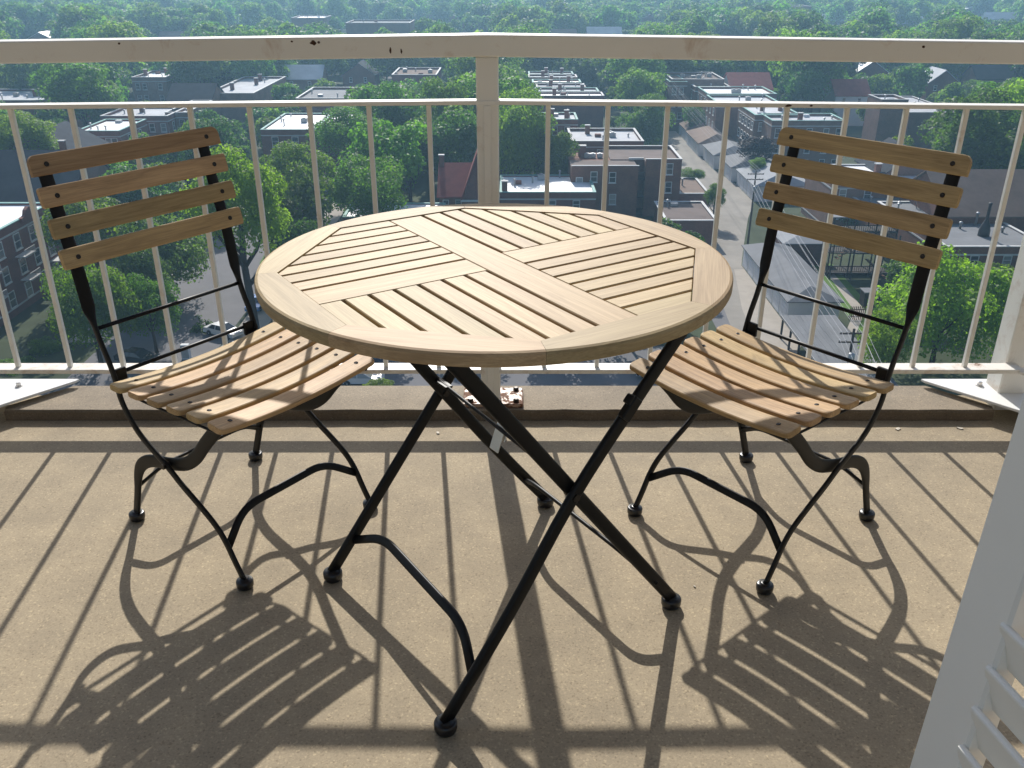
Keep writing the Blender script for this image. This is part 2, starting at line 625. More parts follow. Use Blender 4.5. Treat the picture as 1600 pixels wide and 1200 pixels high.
# tower wall behind the camera with the balcony doorway in it
wl = MB()
wl.box(-6, -0.95, -0.30, -0.07, -6, 6).box(0.64, 6, -0.30, -0.07, -6, 6).box(-0.95, 0.64, -0.30, -0.07, 2.25, 6).box(-0.95, 0.64, -0.30, -0.07, -6, -0.02)
struct('wall', wl.mesh('wall', M['buff']))
# unseen overhead slab, added and sized to cut sky and bounce light
struct('added_shade_slab', MB().cbox(-4.0, 4.0, -0.06, 1.25, 2.62, 2.84, 0.006).mesh('added_shade_slab', M['floor']))

# ---- railing
RY = 2.355
rail = thing('balcony_railing', 'cream painted steel balcony railing with thin balusters and rust spots, on the concrete curb', 'railing', (-0.06, RY, 0.034))


def rpart(name, mb, mat, smooth=False):
    return obj(name, mb.mesh(name, M[mat], smooth), rail, T(0.06, -RY, -0.034))


def sec_bar(mb, p, q, wd, ht, c):
    """A bar from p to q, wide wd in y and tall ht in z, with chamfered edges."""
    sec = rr(wd, ht, c, 2)
    p, q = Vector(p), Vector(q)
    mb.sweep([p, q], sec, [Vector((0, 1, 0))] * 2, [Vector((0, 0, 1))] * 2)
    return mb


PX = -0.062
XL, XR = -1.66, 1.475
def top_z(x):
    return 1.0295 - 0.0165 * abs(x - PX) / 1.25
def mid_z(x):
    return 0.8935 - 0.0115 * abs(x - PX) / 1.25
tr_ = MB().sweep([(XL, RY, top_z(XL)), (PX - 0.03, RY, top_z(PX) - 0.0002), (PX, RY, top_z(PX)), (PX + 0.03, RY, top_z(PX) - 0.0002), (XR, RY, top_z(XR))], rr(0.062, 0.052, 0.004, 2), [Vector((0, 1, 0))] * 5, [Vector((0, 0, 1))] * 5)
rpart('top_rail', tr_, 'cream')
rpart('mid_rail', sec_bar(MB(), (XL, RY, mid_z(XL)), (PX - 0.0285, RY, mid_z(PX)), 0.040, 0.0105, 0.002), 'cream')
rpart('mid_rail', sec_bar(MB(), (PX + 0.0285, RY, mid_z(PX)), (XR, RY, mid_z(XR)), 0.040, 0.0105, 0.002), 'cream')
rpart('bottom_rail', sec_bar(MB(), (XL, RY, 0.147), (PX - 0.0285, RY, 0.147), 0.050, 0.013, 0.002), 'cream_worn')
rpart('bottom_rail', sec_bar(MB(), (PX + 0.0285, RY, 0.147), (XR, RY, 0.147), 0.050, 0.013, 0.002), 'cream_worn')
pm = MB()
pm.cbox(PX - 0.028, PX + 0.028, RY - 0.026, RY + 0.026, 0.047, top_z(PX) - 0.0262, 0.003)
pm.cbox(PX - 0.010, PX + 0.008, RY - 0.030, RY - 0.0262, 0.052, mid_z(PX) - 0.006, 0.001)
pm.cbox(PX - 0.029, PX + 0.029, RY - 0.0285, RY + 0.0285, mid_z(PX) - 0.006, mid_z(PX) + 0.006, 0.001)
rpart('post', pm, 'cream')
bp_ = rpart('base_plate', MB().cbox(-0.145, 0.033, 2.322, 2.436, 0.0345, 0.047, 0.003), 'plate_rust')
for bx, by in ((-0.122, 2.340), (0.012, 2.340), (-0.122, 2.416), (0.012, 2.416)):
    m_ = MB().lathe([(0.0085, 0.0), (0.0085, 0.007), (0.006, 0.010)], 6, T(bx, by, 0.047))
    b_ = obj('bolt', m_.mesh('bolt', M['bolt']), bp_)
# balusters: one mesh per length class, slightly different rust by world position
base_x = [0.0902 * 1.0275 + 0.1528 * k - 0.0 for k in range(-11, 10)]
for k in range(-11, 10):
    x = 0.0927 + 0.1527 * k
    if abs(x - PX) < 0.05 or x < XL or x > XR - 0.03:
        continue
    z1 = mid_z(x) - 0.0058
    jit = 0.002 * math.sin(k * 3.1)
    mb = MB().cbox(x - 0.0061 + jit, x + 0.0061 + jit, RY - 0.0072, RY + 0.0072, 0.1527, z1, 0.0016)
    rpart('baluster', mb, 'cream')
# chipped spots of rust on the front of the top rail
for px_, py_, sx_, sz_ in ((489, 67, 0.008, 0.006), (498, 66, 0.004, 0.0035), (456, 65, 0.003, 0.0025), (610, 79, 0.0028, 0.008), (627, 80, 0.0026, 0.007), (186, 68, 0.004, 0.003), (1443, 73, 0.005, 0.0035), (1232, 163, 0.010, 0.0035), (1268, 163, 0.005, 0.003)):
    ry_ = random.Random(px_)
    yy_ = RY - 0.0312 if py_ < 120 else RY - 0.0204
    vv_ = (600 - py_) / CAM_F
    kk_ = yy_ / (math.cos(CAM_PITCH) + vv_ * math.sin(CAM_PITCH))
    xx_, zz_ = (px_ - 800) / CAM_F * kk_, CAM_H + (-math.sin(CAM_PITCH) + vv_ * math.cos(CAM_PITCH)) * kk_
    if py_ > 120:
        zz_ = mid_z(xx_)
    oc = [(sx_ * math.cos(t_ * PI / 5) * ry_.uniform(0.6, 1.1), sz_ * math.sin(t_ * PI / 5) * ry_.uniform(0.6, 1.1)) for t_ in range(10)]
    mb = MB().rings([[(xx_ + p, yy_ + 0.0009, zz_ + q) for p, q in oc], [(xx_ + p, yy_, zz_ + q) for p, q in oc], [(xx_ + p * 0.5, yy_ - 0.0004, zz_ + q * 0.5) for p, q in oc]])
    rpart('rust_spot', mb, 'rust')
# corner posts and returns towards the tower
for sx, xc in ((1, 1.476), (-1, -1.662)):
    rpart('corner_post', MB().cbox(xc - 0.03, xc + 0.05, RY + 0.022, RY + 0.10, -0.18, 0.985, 0.003), 'cream')
    xe = xc + sx * 0.04
    q0, q1 = Vector((xc, RY - 0.01, 0)), Vector((xc + sx * 0.16, RY - 0.24, 0))
    q2 = Vector((xc + sx * 0.16, 0.0, 0))
    for nm, zc, wd, ht in (('top_rail', top_z(xc), 0.062, 0.052), ('mid_rail', mid_z(xc), 0.040, 0.0105), ('bottom_rail', 0.147, 0.042, 0.011)):
        pts = [Vector((q.x, q.y, zc - (0.0008 if q is q0 else 0))) for q in (q0, q1, q2)]
        sec = rr(wd, ht, 0.003, 1)
        d1 = (q1 - q0).normalized()
        d2 = Vector((0, -1, 0))
        nn = [Vector((0, 0, 1)).cross(d).normalized() for d in (d1, (d1 + d2).normalized(), d2)]
        mb = MB()
        mb.sweep(pts, sec, nn, [Vector((0, 0, 1))] * 3)
        rpart(nm, mb, 'cream' if nm != 'bottom_rail' else 'cream_worn')
    for k in range(1, 16):
        y = RY - 0.24 - 0.1527 * (k - 0.6)
        if y < 0.05:
            break
        x = q1.x
        rpart('baluster', MB().cbox(x - 0.0072, x + 0.0072, y - 0.0072, y + 0.0072, 0.1527, mid_z(xc) - 0.0058, 0.0016), 'cream')
    xx, yy = (q0 + (q1 - q0) * 0.45).xy
    rpart('baluster', MB().cbox(xx - 0.0072, xx + 0.0072, yy - 0.0072, yy + 0.0072, 0.1527, mid_z(xc) - 0.0058, 0.0016), 'cream')

# ---- white sheet metal closers at both ends of the curb
def cover(label, pts, bolt, zt):
    zs = 0.048
    c = Vector((sum(p[0] for p in pts) / len(pts), sum(p[1] for p in pts) / len(pts), zs))
    t = thing('metal_sheet', label, 'metal sheet', c)
    out = [(p[0] - c.x, p[1] - c.y) for p in pts]
    obj('sheet', MB().prism(out, 0.0, 0.008, 0.0012).mesh('sheet', M['sheet']), t)
    b = MB().lathe([(0.011, 0.0), (0.011, 0.003), (0.0075, 0.003), (0.0075, 0.011), (0.005, 0.013)], 10, T(bolt[0] - c.x, bolt[1] - c.y, 0.008))
    obj('bolt', b.mesh('bolt', M['steel'], False), t)
def sp(px, py):
    return tuple(survey(px, py, 0.056).xy)
cover('white metal sheet with one bolt at the curb end behind the left chair', [(-1.78, 2.03), sp(0, 633), sp(118, 595), (sp(118, 595)[0] + 0.005, 2.478), (-1.78, 2.478)], sp(30, 603), 0.056)
cover('white metal sheet with one bolt at the curb end below the corner post', [(sp(1445, 595)[0] - 0.005, 2.478), sp(1445, 595), sp(1592, 641), (1.66, 2.08), (1.66, 2.478)], sp(1530, 602), 0.056)

# ================================================================== TABLE
TC = Vector((-0.0305, 1.5165))
TZ, TR, TT = 0.74, 0.413, 0.024
PHI = math.radians(33.3)
table = thing('folding_table', 'round slatted teak folding table on black crossed metal legs, between two chairs', 'table', (TC.x, TC.y, 0))
AP = 0.3465            # apothem of the octagonal field
CO = Vector((0.0105, 0.0125))


def tboard(name, out, grain, ch=0.0016, zt=0.0):
    """A board of the top: outline in table axes (p, q), its local x along the grain."""
    cx_ = sum(p[0] for p in out) / len(out)
    cy_ = sum(p[1] for p in out) / len(out)
    R = Matrix.Rotation(-grain, 2)
    loc = [tuple(R @ Vector((p[0] - cx_, p[1] - cy_))) for p in out]
    area = sum(loc[i - 1][0] * loc[i][1] - loc[i][0] * loc[i - 1][1] for i in range(len(loc)))
    if area < 0:
        loc.reverse()
    me = MB().prism(loc, 0, TT - 0.002, ch).mesh(name, M['table_wood'])
    c = Matrix.Rotation(PHI, 2) @ Vector((cx_, cy_))
    return obj(name, me, table, T(c.x, c.y, TZ - TT + zt) @ RZ(PHI + grain))


octa = [(AP / math.cos(PI / 8) * math.cos(PI / 8 + k * PI / 4), AP / math.cos(PI / 8) * math.sin(PI / 8 + k * PI / 4)) for k in range(8)]
# rim: eight segments, inner edge straight, outer edge an arc
for k in range(8):
    a0, a1 = PI / 8 + k * PI / 4 + 0.0005, PI / 8 + (k + 1) * PI / 4 - 0.0005
    ri = (AP + 0.0004) / math.cos(PI / 8)
    arc = [(TR * math.cos(a0 + (a1 - a0) * i / 14), TR * math.sin(a0 + (a1 - a0) * i / 14)) for i in range(15)]
    inner = [(ri * math.cos(a1), ri * math.sin(a1)), (ri * math.cos(a0), ri * math.sin(a0))]
    g = (a0 + a1) / 2 + PI / 2
    out = arc + inner
    cx_ = sum(p[0] for p in out) / len(out)
    cy_ = sum(p[1] for p in out) / len(out)
    R = Matrix.Rotation(-g, 2)
    L = [tuple(R @ Vector((p[0] - cx_, p[1] - cy_))) for p in out]
    n0 = len(arc)

    def ring(off_out, z):
        o_ = [((TR - off_out) * math.cos(a0 + (a1 - a0) * i / 14), (TR - off_out) * math.sin(a0 + (a1 - a0) * i / 14)) for i in range(15)] + inner
        return [(*(R @ Vector((p[0] - cx_, p[1] - cy_))), z) for p in o_]
    mb = MB()
    mb.rings([ring(0.006, 0), ring(0.0017, 0.0017), ring(0, 0.006), ring(0, TT - 0.006), ring(0.0017, TT - 0.0017), ring(0.006, TT)])
    c = Matrix.Rotation(PHI, 2) @ Vector((cx_, cy_))
    obj('rim_segment', mb.mesh('rim_segment', M['table_wood']), table, T(c.x, c.y, TZ - TT) @ RZ(PHI + g))


def field(p0, p1, q0, q1):
    out = [(p0, q0), (p1, q0), (p1, q1), (p0, q1)]
    for k in range(8):
        a = k * PI / 4
        out = clip(out, math.cos(a), math.sin(a), AP - 0.0006)
        if not out:
            break
    # drop doubled corners
    res = []
    for p in out:
        if not res or (Vector(p) - Vector(res[-1])).length > 0.002:
            res.append(p)
    if len(res) > 2 and (Vector(res[0]) - Vector(res[-1])).length < 0.002:
        res.pop()
    return res


HB = 0.0362
tboard('cross_board', field(-HB, HB, -1, 1), PI / 2)
tboard('cross_board', field(-1, -HB - 0.0007, -HB, HB), 0)
tboard('cross_board', field(HB + 0.0007, 1, -HB, HB), 0)
N_S = 7
PIT = (AP - HB) / N_S
GAP = 0.0064
for k in range(N_S):
    lo, hi = HB + k * PIT + GAP, HB + (k + 1) * PIT
    if k == N_S - 1:
        hi = 1
    for args, gr in (((-1, -HB - 0.0008, lo, hi), 0), ((HB + 0.0008, 1, -hi, -lo), 0), ((-hi, -lo, -1, -HB - 0.0008), PI / 2), ((lo, hi, HB + 0.0008, 1), PI / 2)):
        o_ = field(*args)
        if len(o_) >= 3:
            tboard('slat', o_, gr, 0.0014)

# legs: two crossed pairs in planes that run along e1
T1, T2 = Vector((-0.1205, 1.1528)), Vector((-0.3917, 1.5575))
T3, T4 = Vector((0.3363, 1.4730)), Vector((0.0779, 1.8670))
e1 = (T3 - T1).normalized()
e1b = (T4 - T2).normalized()
e2 = Vector((-e1.y, e1.x))


def tp(base, s, z, off=0.0):
    p = base + (e1 if base is T1 else e1b) * s + e2 * off - TC
    return Vector((p.x, p.y, z))


ZT = TZ - TT - 0.012
leg_defs = [(T1, [(0, 0.022), (0.137, 0.195), (0.268, 0.380), (0.398, 0.527), (0.565, ZT)], -0.008),
            (T2, [(0.008, 0.022), (0.140, 0.190), (0.290, 0.380), (0.420, 0.545), (0.572, ZT)], 0.008),
            (T1, [(0.558, 0.022), (0.418, 0.205), (0.278, 0.388), (0.147, 0.560), (0.036, ZT)], 0.008),
            (T2, [(0.5625, 0.022), (0.428, 0.195), (0.288, 0.388), (0.176, 0.545), (0.062, ZT)], -0.008)]
foot_m = MB().lathe([(0.0145, 0), (0.0185, 0.0025), (0.0205, 0.008), (0.0208, 0.019), (0.0195, 0.0225), (0.0175, 0.0235), (0.012, 0.0235), (0.0115, 0.026), (0.006, 0.026)], 24).mesh('foot', M['rubber'], True)
E1 = Vector((e1.x, e1.y, 0))
E2 = Vector((e2.x, e2.y, 0))
leg_sec = rr(0.013, 0.026, 0.0058, 3)
for base, pts, off in leg_defs:
    P = smooth_path([tp(base, s, z, off) for s, z in pts], 4)
    tang = [(P[min(i + 1, len(P) - 1)] - P[max(i - 1, 0)]).normalized() for i in range(len(P))]
    mb = MB()
    mb.sweep(P, leg_sec, [E2] * len(P), [t.cross(E2) for t in tang])
    lg = obj('leg', mb.mesh('leg', M['black'], True), table)
    f0 = tp(base, pts[0][0], 0, off)
    obj('foot', foot_m, lg, T(f0.x, f0.y, 0))


def bar(parent, name, pts, sec, normal, mat='black', smooth=True):
    """A flat or round bar along a path with its thin side along normal."""
    P = [Vector(p) for p in pts]
    A, B = [], []
    for i in range(len(P)):
        t = (P[min(i + 1, len(P) - 1)] - P[max(i - 1, 0)]).normalized()
        a = (normal - t * normal.dot(t)).normalized()
        A.append(a)
        B.append(t.cross(a))
    mb = MB().sweep(P, sec, A, B)
    return obj(name, mb.mesh(name, M[mat], smooth), parent)


# arched stretchers between the feet of each pair
W2 = (T2 - T1).length
for b0, b1, s0, dr in ((T1, T2, 0.063, 1), (T3, T4, -0.054, -1)):
    def at(f, lift, lean):
        p = b0 + (b1 - b0) * f + e1 * (s0 + dr * lean) - TC
        return Vector((p.x, p.y, 0.086 + lift))
    P = rounded_path([at(0.0, 0, 0), at(0.17, 0.042, 0.030), at(0.83, 0.042, 0.030), at(1.0, 0, 0)], 0.055, 6)
    bar(table, 'stretcher', P, rr(0.009, 0.019, 0.004, 2), Vector((E1.x * dr, E1.y * dr, -0.9)).normalized())
# tie rod with flattened ends between the two crossings, and a steel latch on it
pa, pb = tp(T1, 0.268, 0.405, 0.012), tp(T2, 0.274, 0.420, -0.012)
bar(table, 'tie_rod', [pa + (pb - pa) * f for f in (0, 0.03, 0.5, 0.97, 1)], rr(0.0075, 0.0075, 0.0034, 3), E1)
for pc in (pa + (pb - pa) * 0.04, pb + (pa - pb) * 0.04):
    mb = MB().cbox(-0.009, 0.009, -0.028, 0.028, -0.0025, 0.0025, 0.001, T(*pc) @ RZ(math.atan2(e2.y, e2.x) - PI / 2))
    obj('rod_plate', mb.mesh('rod_plate', M['black']), table)
pm_ = pa + (pb - pa) * 0.47
mb = MB()
mm = T(pm_.x, pm_.y, pm_.z - 0.012) @ RZ(math.atan2(e2.y, e2.x) - PI / 2) @ Matrix.Rotation(math.radians(20), 4, 'Y')
mb.cbox(-0.0025, 0.0005, -0.014, 0.014, -0.034, 0.030, 0.0008, mm)
mb.cbox(0.0006, 0.010, -0.014, 0.014, 0.0265, 0.030, 0.0008, mm)
mb.cbox(0.0075, 0.010, -0.012, 0.012, -0.012, 0.0262, 0.0008, mm)
obj('latch', mb.mesh('latch', M['steel']), table)
# hinge clip on the near leg, cross bearers under the top
pc = tp(T1, 0.392, 0.520, -0.016)
mm = T(*pc) @ RZ(math.atan2(e1.y, e1.x)) @ Matrix.Rotation(-math.radians(48), 4, 'Y')
obj('hinge_clip', MB().cbox(-0.024, 0.020, -0.012, 0.004, 0.004, 0.026, 0.002, mm).cbox(0.0, 0.018, -0.012, 0.004, 0.0262, 0.034, 0.002, mm).mesh('hinge_clip', M['black']), table)
for s in (0.045, 0.565):
    a, b = tp(T1, s, ZT - 0.004, -0.0), tp(T2, s + 0.01, ZT - 0.004, 0.0)
    bar(table, 'bearer', [a, b], rr(0.012, 0.022, 0.003, 2), Vector((0, 0, 1)))
for base in (T1, T2):
    p = tp(base, 0.2725 if base is T1 else 0.291, 0.384, -0.017 if base is T1 else -0.017)
    mtx = T(*p) @ RZ(math.atan2(e2.y, e2.x)) @ Matrix.Rotation(PI / 2, 4, 'Y')
    obj('pivot_bolt', MB().lathe([(0.007, 0), (0.007, 0.030), (0.004, 0.034)], 10, mtx).mesh('pivot_bolt', M['bolt'], False), table)

# ================================================================== CHAIRS
# local axes: x to the chair's right, y forward, z up; origin on the floor midway between the rear feet
XV, YV, ZV = Vector((1, 0, 0)), Vector((0, 1, 0)), Vector((0, 0, 1))


def make_chair(label):
    c = thing('folding_chair', label, 'chair', (0, 0, 0), 0, 'slatted folding chairs at the round table')
    # ---- uprights that run down into the front feet
    prof = [(-0.052, 0.857), (-0.026, 0.745), (-0.002, 0.650), (0.010, 0.570), (0.016, 0.530), (0.030, 0.480), (0.050, 0.430), (0.062, 0.385), (0.068, 0.345), (0.090, 0.305),
            (0.127, 0.268), (0.200, 0.226), (0.247, 0.194), (0.303, 0.161), (0.348, 0.131), (0.376, 0.100), (0.400, 0.056), (0.421, 0.020)]
    sec = rr(2, 2, 0.75, 3)
    for s in (1, -1):
        P = smooth_path([(s * 0.190, y, z) for y, z in prof], 4)
        A, B = [], []
        for i, p in enumerate(P):
            t = (P[min(i + 1, len(P) - 1)] - P[max(i - 1, 0)]).normalized()
            f = min(1, max(0, (p.z - 0.505) / 0.05))
            f = f * f * (3 - 2 * f)
            n = XV.cross(t).normalized()
            A.append(XV * (0.0042 * (1 - f) + 0.0145 * f))
            B.append(n * (0.0088 * (1 - f) + 0.0030 * f))
        mb = MB().sweep(P, sec, A, B)
        up = obj('upright', mb.mesh('upright', M['black'], True), c)
        obj('foot', chair_foot, up, T(s * 0.190, 0.4225, 0))
        # pivot bolt where the legs cross
        m_ = T(s * 0.170, 0.200, 0.226) @ Matrix.Rotation(PI / 2, 4, 'Y')
        obj('pivot_bolt', MB().lathe([(0.0065, -0.004), (0.0065, 0.004 + 0.026 if s > 0 else 0.004)], 10, m_).mesh('pivot_bolt', M['bolt']), up)
    # ---- S-shaped legs that run up to the front of the seat
    prof = [(0.006, 0.020), (0.030, 0.085), (0.049, 0.140), (0.072, 0.175), (0.110, 0.200), (0.160, 0.215), (0.200, 0.224), (0.257, 0.244), (0.302, 0.276), (0.340, 0.318), (0.375, 0.354), (0.398, 0.377)]
    for s in (1, -1):
        P = smooth_path([(s * 0.178, y, z) for y, z in prof], 4)
        A, B = [], []
        for i, p in enumerate(P):
            t = (P[min(i + 1, len(P) - 1)] - P[max(i - 1, 0)]).normalized()
            wide = 0.0155 if p.z > 0.16 else 0.0108 + 0.0047 * max(0, (p.z - 0.10) / 0.06)
            A.append(XV * 0.0042)
            B.append(XV.cross(t).normalized() * wide)
        mb = MB().sweep(P, sec, A, B)
        lg = obj('rear_leg', mb.mesh('rear_leg', M['black'], True), c)
        obj('foot', chair_foot, lg, T(s * 0.178, 0.004, 0))
    # ---- cross rods and arched stretchers
    rod = rr(0.0088, 0.0088, 0.0042, 3)
    bar(c, 'cross_rod', [(-0.187, 0.020, 0.502), (0, 0.020, 0.502), (0.187, 0.020, 0.502)], rod, ZV)
    bar(c, 'cross_rod', [(-0.187, 0.052, 0.402), (0, 0.052, 0.402), (0.187, 0.052, 0.402)], rod, ZV)
    P = rounded_path([(-0.188, 0.381, 0.088), (-0.118, 0.352, 0.138), (0.118, 0.352, 0.138), (0.188, 0.381, 0.088)], 0.055, 6)
    bar(c, 'front_stretcher', P, rr(0.0075, 0.018, 0.0034, 2), Vector((0, 1, 0.45)).normalized())
    P = rounded_path([(-0.176, 0.040, 0.108), (-0.115, 0.064, 0.148), (0.115, 0.064, 0.148), (0.176, 0.040, 0.108)], 0.05, 6)
    bar(c, 'rear_stretcher', P, rr(0.0075, 0.017, 0.0034, 2), Vector((0, 0.62, -0.78)))
    for s in (1, -1):
        # bracket that carries the rear of the seat, and the seat rail under the slats
        mb = MB().cbox(min(s * 0.186, s * 0.160), max(s * 0.186, s * 0.160), 0.052, 0.060, 0.380, 0.414, 0.0015)
        mb.cbox(s * 0.183 - 0.0025, s * 0.183 + 0.0025, 0.0602, 0.110, 0.374, 0.392, 0.001)
        obj('seat_bracket', mb.mesh('seat_bracket', M['black']), c)
        P = smooth_path([(s * 0.168, 0.070, 0.390), (s * 0.167, 0.105, 0.379), (s * 0.166, 0.25, 0.379), (s * 0.165, 0.36, 0.380), (s * 0.165, 0.440, 0.380)], 4)
        bar(c, 'seat_rail', P, rr(0.004, 0.016, 0.0018, 2), ZV)
        P = smooth_path([(s * 0.190, 0.150, 0.384), (s * 0.205, 0.170, 0.3835), (s * 0.2035, 0.30, 0.3845), (s * 0.2015, 0.425, 0.3855), (s * 0.185, 0.448, 0.384)], 4)
        bar(c, 'seat_rod', P, rr(0.0056, 0.0056, 0.0026, 3), ZV)
    # ---- back slats
    for k, (yc, zc) in enumerate(((-0.043, 0.8450), (-0.0274, 0.7834), (-0.0118, 0.7218), (0.0038, 0.6602))):
        nxt = Vector((0, -0.0156, 0.0616)).normalized()
        rc = 0.016 if k == 0 else 0.005
        hl = 0.2245
        us = [1 - math.cos(PI / 2 * i / 5) for i in range(6)]
        ends = [hl - rc * u for u in us]
        st = [-e for e in ends] + [-0.12, -0.04, 0.04, 0.12] + ends[::-1]
        def crn(x):
            e = min(1.0, (hl - abs(x)) / rc)
            return 1 - 2 * (rc / 0.0415) * (1 - math.sqrt(max(0.0, 1 - (1 - e) ** 2))) * (0.5 if k == 0 else 1)
        sc_ = [max(0.3, crn(x)) for x in st]
        zo_ = [(-0.5 * 0.0415 * (1 - q) if k == 0 else 0) for q in sc_]
        s2 = rr(1, 1, 0.11, 2)
        mb = MB().sweep([(x, 0.006 * (x / 0.22) ** 2, zz) for x, zz in zip(st, zo_)], s2, [YV * 0.0125] * len(st), [ZV * 0.0415 * q for q in sc_])
        n = nxt.cross(XV)
        fr = Vector((0, nxt.z, -nxt.y))
        mtx = Matrix(((1, 0, 0, 0), (0, fr.y, nxt.y, yc + fr.y * 0.004), (0, fr.z, nxt.z, zc + fr.z * 0.004), (0, 0, 0, 1)))
        sl = obj('back_slat', mb.mesh('back_slat', M['chair_wood'], False), c, mtx)
        for s in (1, -1):
            obj('bolt', bolt_m, sl, T(s * 0.191, 0.0058 + 0.0051, 0) @ Matrix.Rotation(-PI / 2, 4, 'X'))
    # ---- seat slats, dished across the chair
    for k in range(6):
        y = 0.114 + 0.0634 * k
        wd = 0.0484
        hl = 0.2240 - 0.0026 * k
        th = 0.0130
        st = [-1, -0.992, -0.975, -0.945] + [-0.9 + 0.15 * i for i in range(13)] + [0.945, 0.975, 0.992, 1]
        s2 = rr(1, 1, 0.17, 2)
        pts, A, B = [], [], []
        for u in st:
            x = u * hl
            e = min(1.0, max(0.0, (1 - abs(u)) / 0.055))
            q = 0.66 + 0.34 * math.sqrt(max(0, 1 - (1 - e) ** 2))
            pts.append(Vector((x, 0, 0.014 * (abs(u) ** 2.0) - 0.004)))
            A.append(None)
            B.append(YV * wd * q)
        for i in range(len(pts)):
            t = (pts[min(i + 1, len(pts) - 1)] - pts[max(i - 1, 0)]).normalized()
            A[i] = YV.cross(t).normalized() * -th
        mb = MB().sweep(pts, s2, A, B)
        drop = -0.004 if k == 5 else 0.0
        mtx = T(0, y, 0.3895 + 0.0009 * k + drop) @ Matrix.Rotation(math.radians(-7 if k == 5 else (-2 if k == 4 else 0)), 4, 'X')
        sl = obj('seat_slat', mb.mesh('seat_slat', M['chair_wood'], False), c, mtx)
        for s in (1, -1):
            obj('bolt', bolt_m, sl, T(s * 0.172, 0, 0.014 * (0.172 / hl) ** 2.0 - 0.004 + th / 2 - 0.0008) @ Matrix.Rotation(-s * 0.26, 4, 'Y'))
    return c


chair_foot = MB().lathe([(0.0130, 0), (0.0165, 0.0025), (0.0182, 0.008), (0.0184, 0.0175), (0.0172, 0.0205), (0.0155, 0.0213), (0.0105, 0.0213), (0.0100, 0.024), (0.006, 0.024)], 24).mesh('foot', M['rubber'], True)
bolt_m = MB().lathe([(0.0052, -0.001), (0.0052, 0.0012), (0.0036, 0.0022), (0.0018, 0.0012)], 10).mesh('bolt', M['bolt'])
chair = make_chair('teak slatted folding chair left of the table, in front of the tree-lined street')
kd = kids_of(chair)
chair2 = copy_tree(chair, kd)
chair2['label'] = 'teak slatted folding chair right of the table, before the garage roofs and lawn'
chair.location = (-0.801, 1.944, 0)
# yaw so that local +y points along the given heading
def face(o, hx, hy):
    o.rotation_euler = (0, 0, math.atan2(hy, hx) - PI / 2)
face(chair, 0.805, -0.593)
face(chair2, -0.774, -0.633)
chair2.location = (0.746, 1.941, 0)

# ================================================================== SHUTTER
sh_o = Vector((0.4315, 0.69, 0))
sh_t = Vector((0.209, -1, 0)).normalized()
sh = thing('louvered_shutter', 'white louvered shutter door standing open beside the camera, sun on its louver edges', 'shutter door', sh_o)
sh_m = RZ(math.atan2(sh_t.y, sh_t.x)) @ Matrix.Rotation(0, 4, 'X')
# lean: the panel top drifts outwards along x by 3.5 cm per metre
lean = Matrix(((1, 0, 0.036, -0.0155), (0, 1, 0, 0), (0, 0, 1, 0), (0, 0, 0, 1)))
SHT = 0.030


def spart(name, mb, smooth=False):
    return obj(name, mb.mesh(name, M['shutter'], smooth), sh, lean @ sh_m)


spart('stile', MB().cbox(0, 0.061, 0, SHT, 0.02, 1.95, 0.003))
spart('stile', MB().cbox(0.402, 0.454, 0, SHT, 0.02, 1.95, 0.003))
spart('shutter_rail', MB().cbox(0.0612, 0.4018, 0.001, SHT - 0.001, 0.02, 0.16, 0.002))
spart('shutter_rail', MB().cbox(0.0612, 0.4018, 0.001, SHT - 0.001, 0.735, 0.80, 0.002))
spart('shutter_rail', MB().cbox(0.0612, 0.4018, 0.001, SHT - 0.001, 1.83, 1.95, 0.002))
lv = MB()
ls = rr(0.058, 0.0075, 0.003, 2)
ang = math.radians(70)
lv.sweep([(0.0614, 0, 0), (0.4016, 0, 0)], ls, [Vector((0, -math.cos(ang), math.sin(ang)))] * 2, [Vector((0, math.sin(ang), math.cos(ang)))] * 2)
lv_m = lv.mesh('louver', M['shutter'])
for z in [0.686 - 0.0501 * k for k in range(11)] + [1.80 - 0.0501 * k for k in range(1, 20)]:
    obj('louver', lv_m, sh, lean @ sh_m @ T(0, -0.004, z - 0.027))
spart('tilt_rod', MB().cbox(0.222, 0.232, -0.029, -0.0195, 0.19, 0.70, 0.001))

# ---- scraps lying on the slab
def scrap(px, py, z, s, label, k):
    p = survey(px, py, z)
    r = random.Random(k)
    pts = [(s * math.cos(a) * r.uniform(0.55, 1), 0.6 * s * math.sin(a) * r.uniform(0.6, 1)) for a in [i * PI / 4 for i in range(8)]]
    mb = MB()
    mb.rings([[(x, y, 0.0004 + 0.15 * s * (x / s) ** 2) for x, y in pts], [(x * 0.92, y * 0.92, 0.0024 + 0.15 * s * (x / s) ** 2) for x, y in pts]])
    o = obj('paint_chip', mb.mesh('paint_chip', M['chip']))
    o.location = (p.x, p.y, z)
    o.rotation_euler = (0, 0, r.uniform(0, 3))
    tag(o, label, 'paint chip', 'paint chips on the floor')
scrap(1403, 671, 0.0, 0.013, 'curled pale paint chip on the floor by the curb, by the right chair', 1)
scrap(1500, 670, 0.0, 0.011, 'flat pale paint chip on the floor below the right end of the curb', 2)
scrap(684, 677, 0.0, 0.010, 'thin pale paint chip on the floor under the far table legs', 3)
scrap(1085, 917, 0.0, 0.004, 'tiny white paint chip alone on the open floor between table and right chair', 4)

# ================================================================== THE CITY BELOW
def gp(px, py, z=ZG):
    p = survey(px, py, z)
    return p.x, p.y


gm = MB()
gm.add([(-3400, -30, ZG), (3400, -30, ZG), (3400, 5100, ZG), (-3400, 5100, ZG)], [(0, 1, 2, 3)])
struct('ground', gm.mesh('ground', M['soil']))


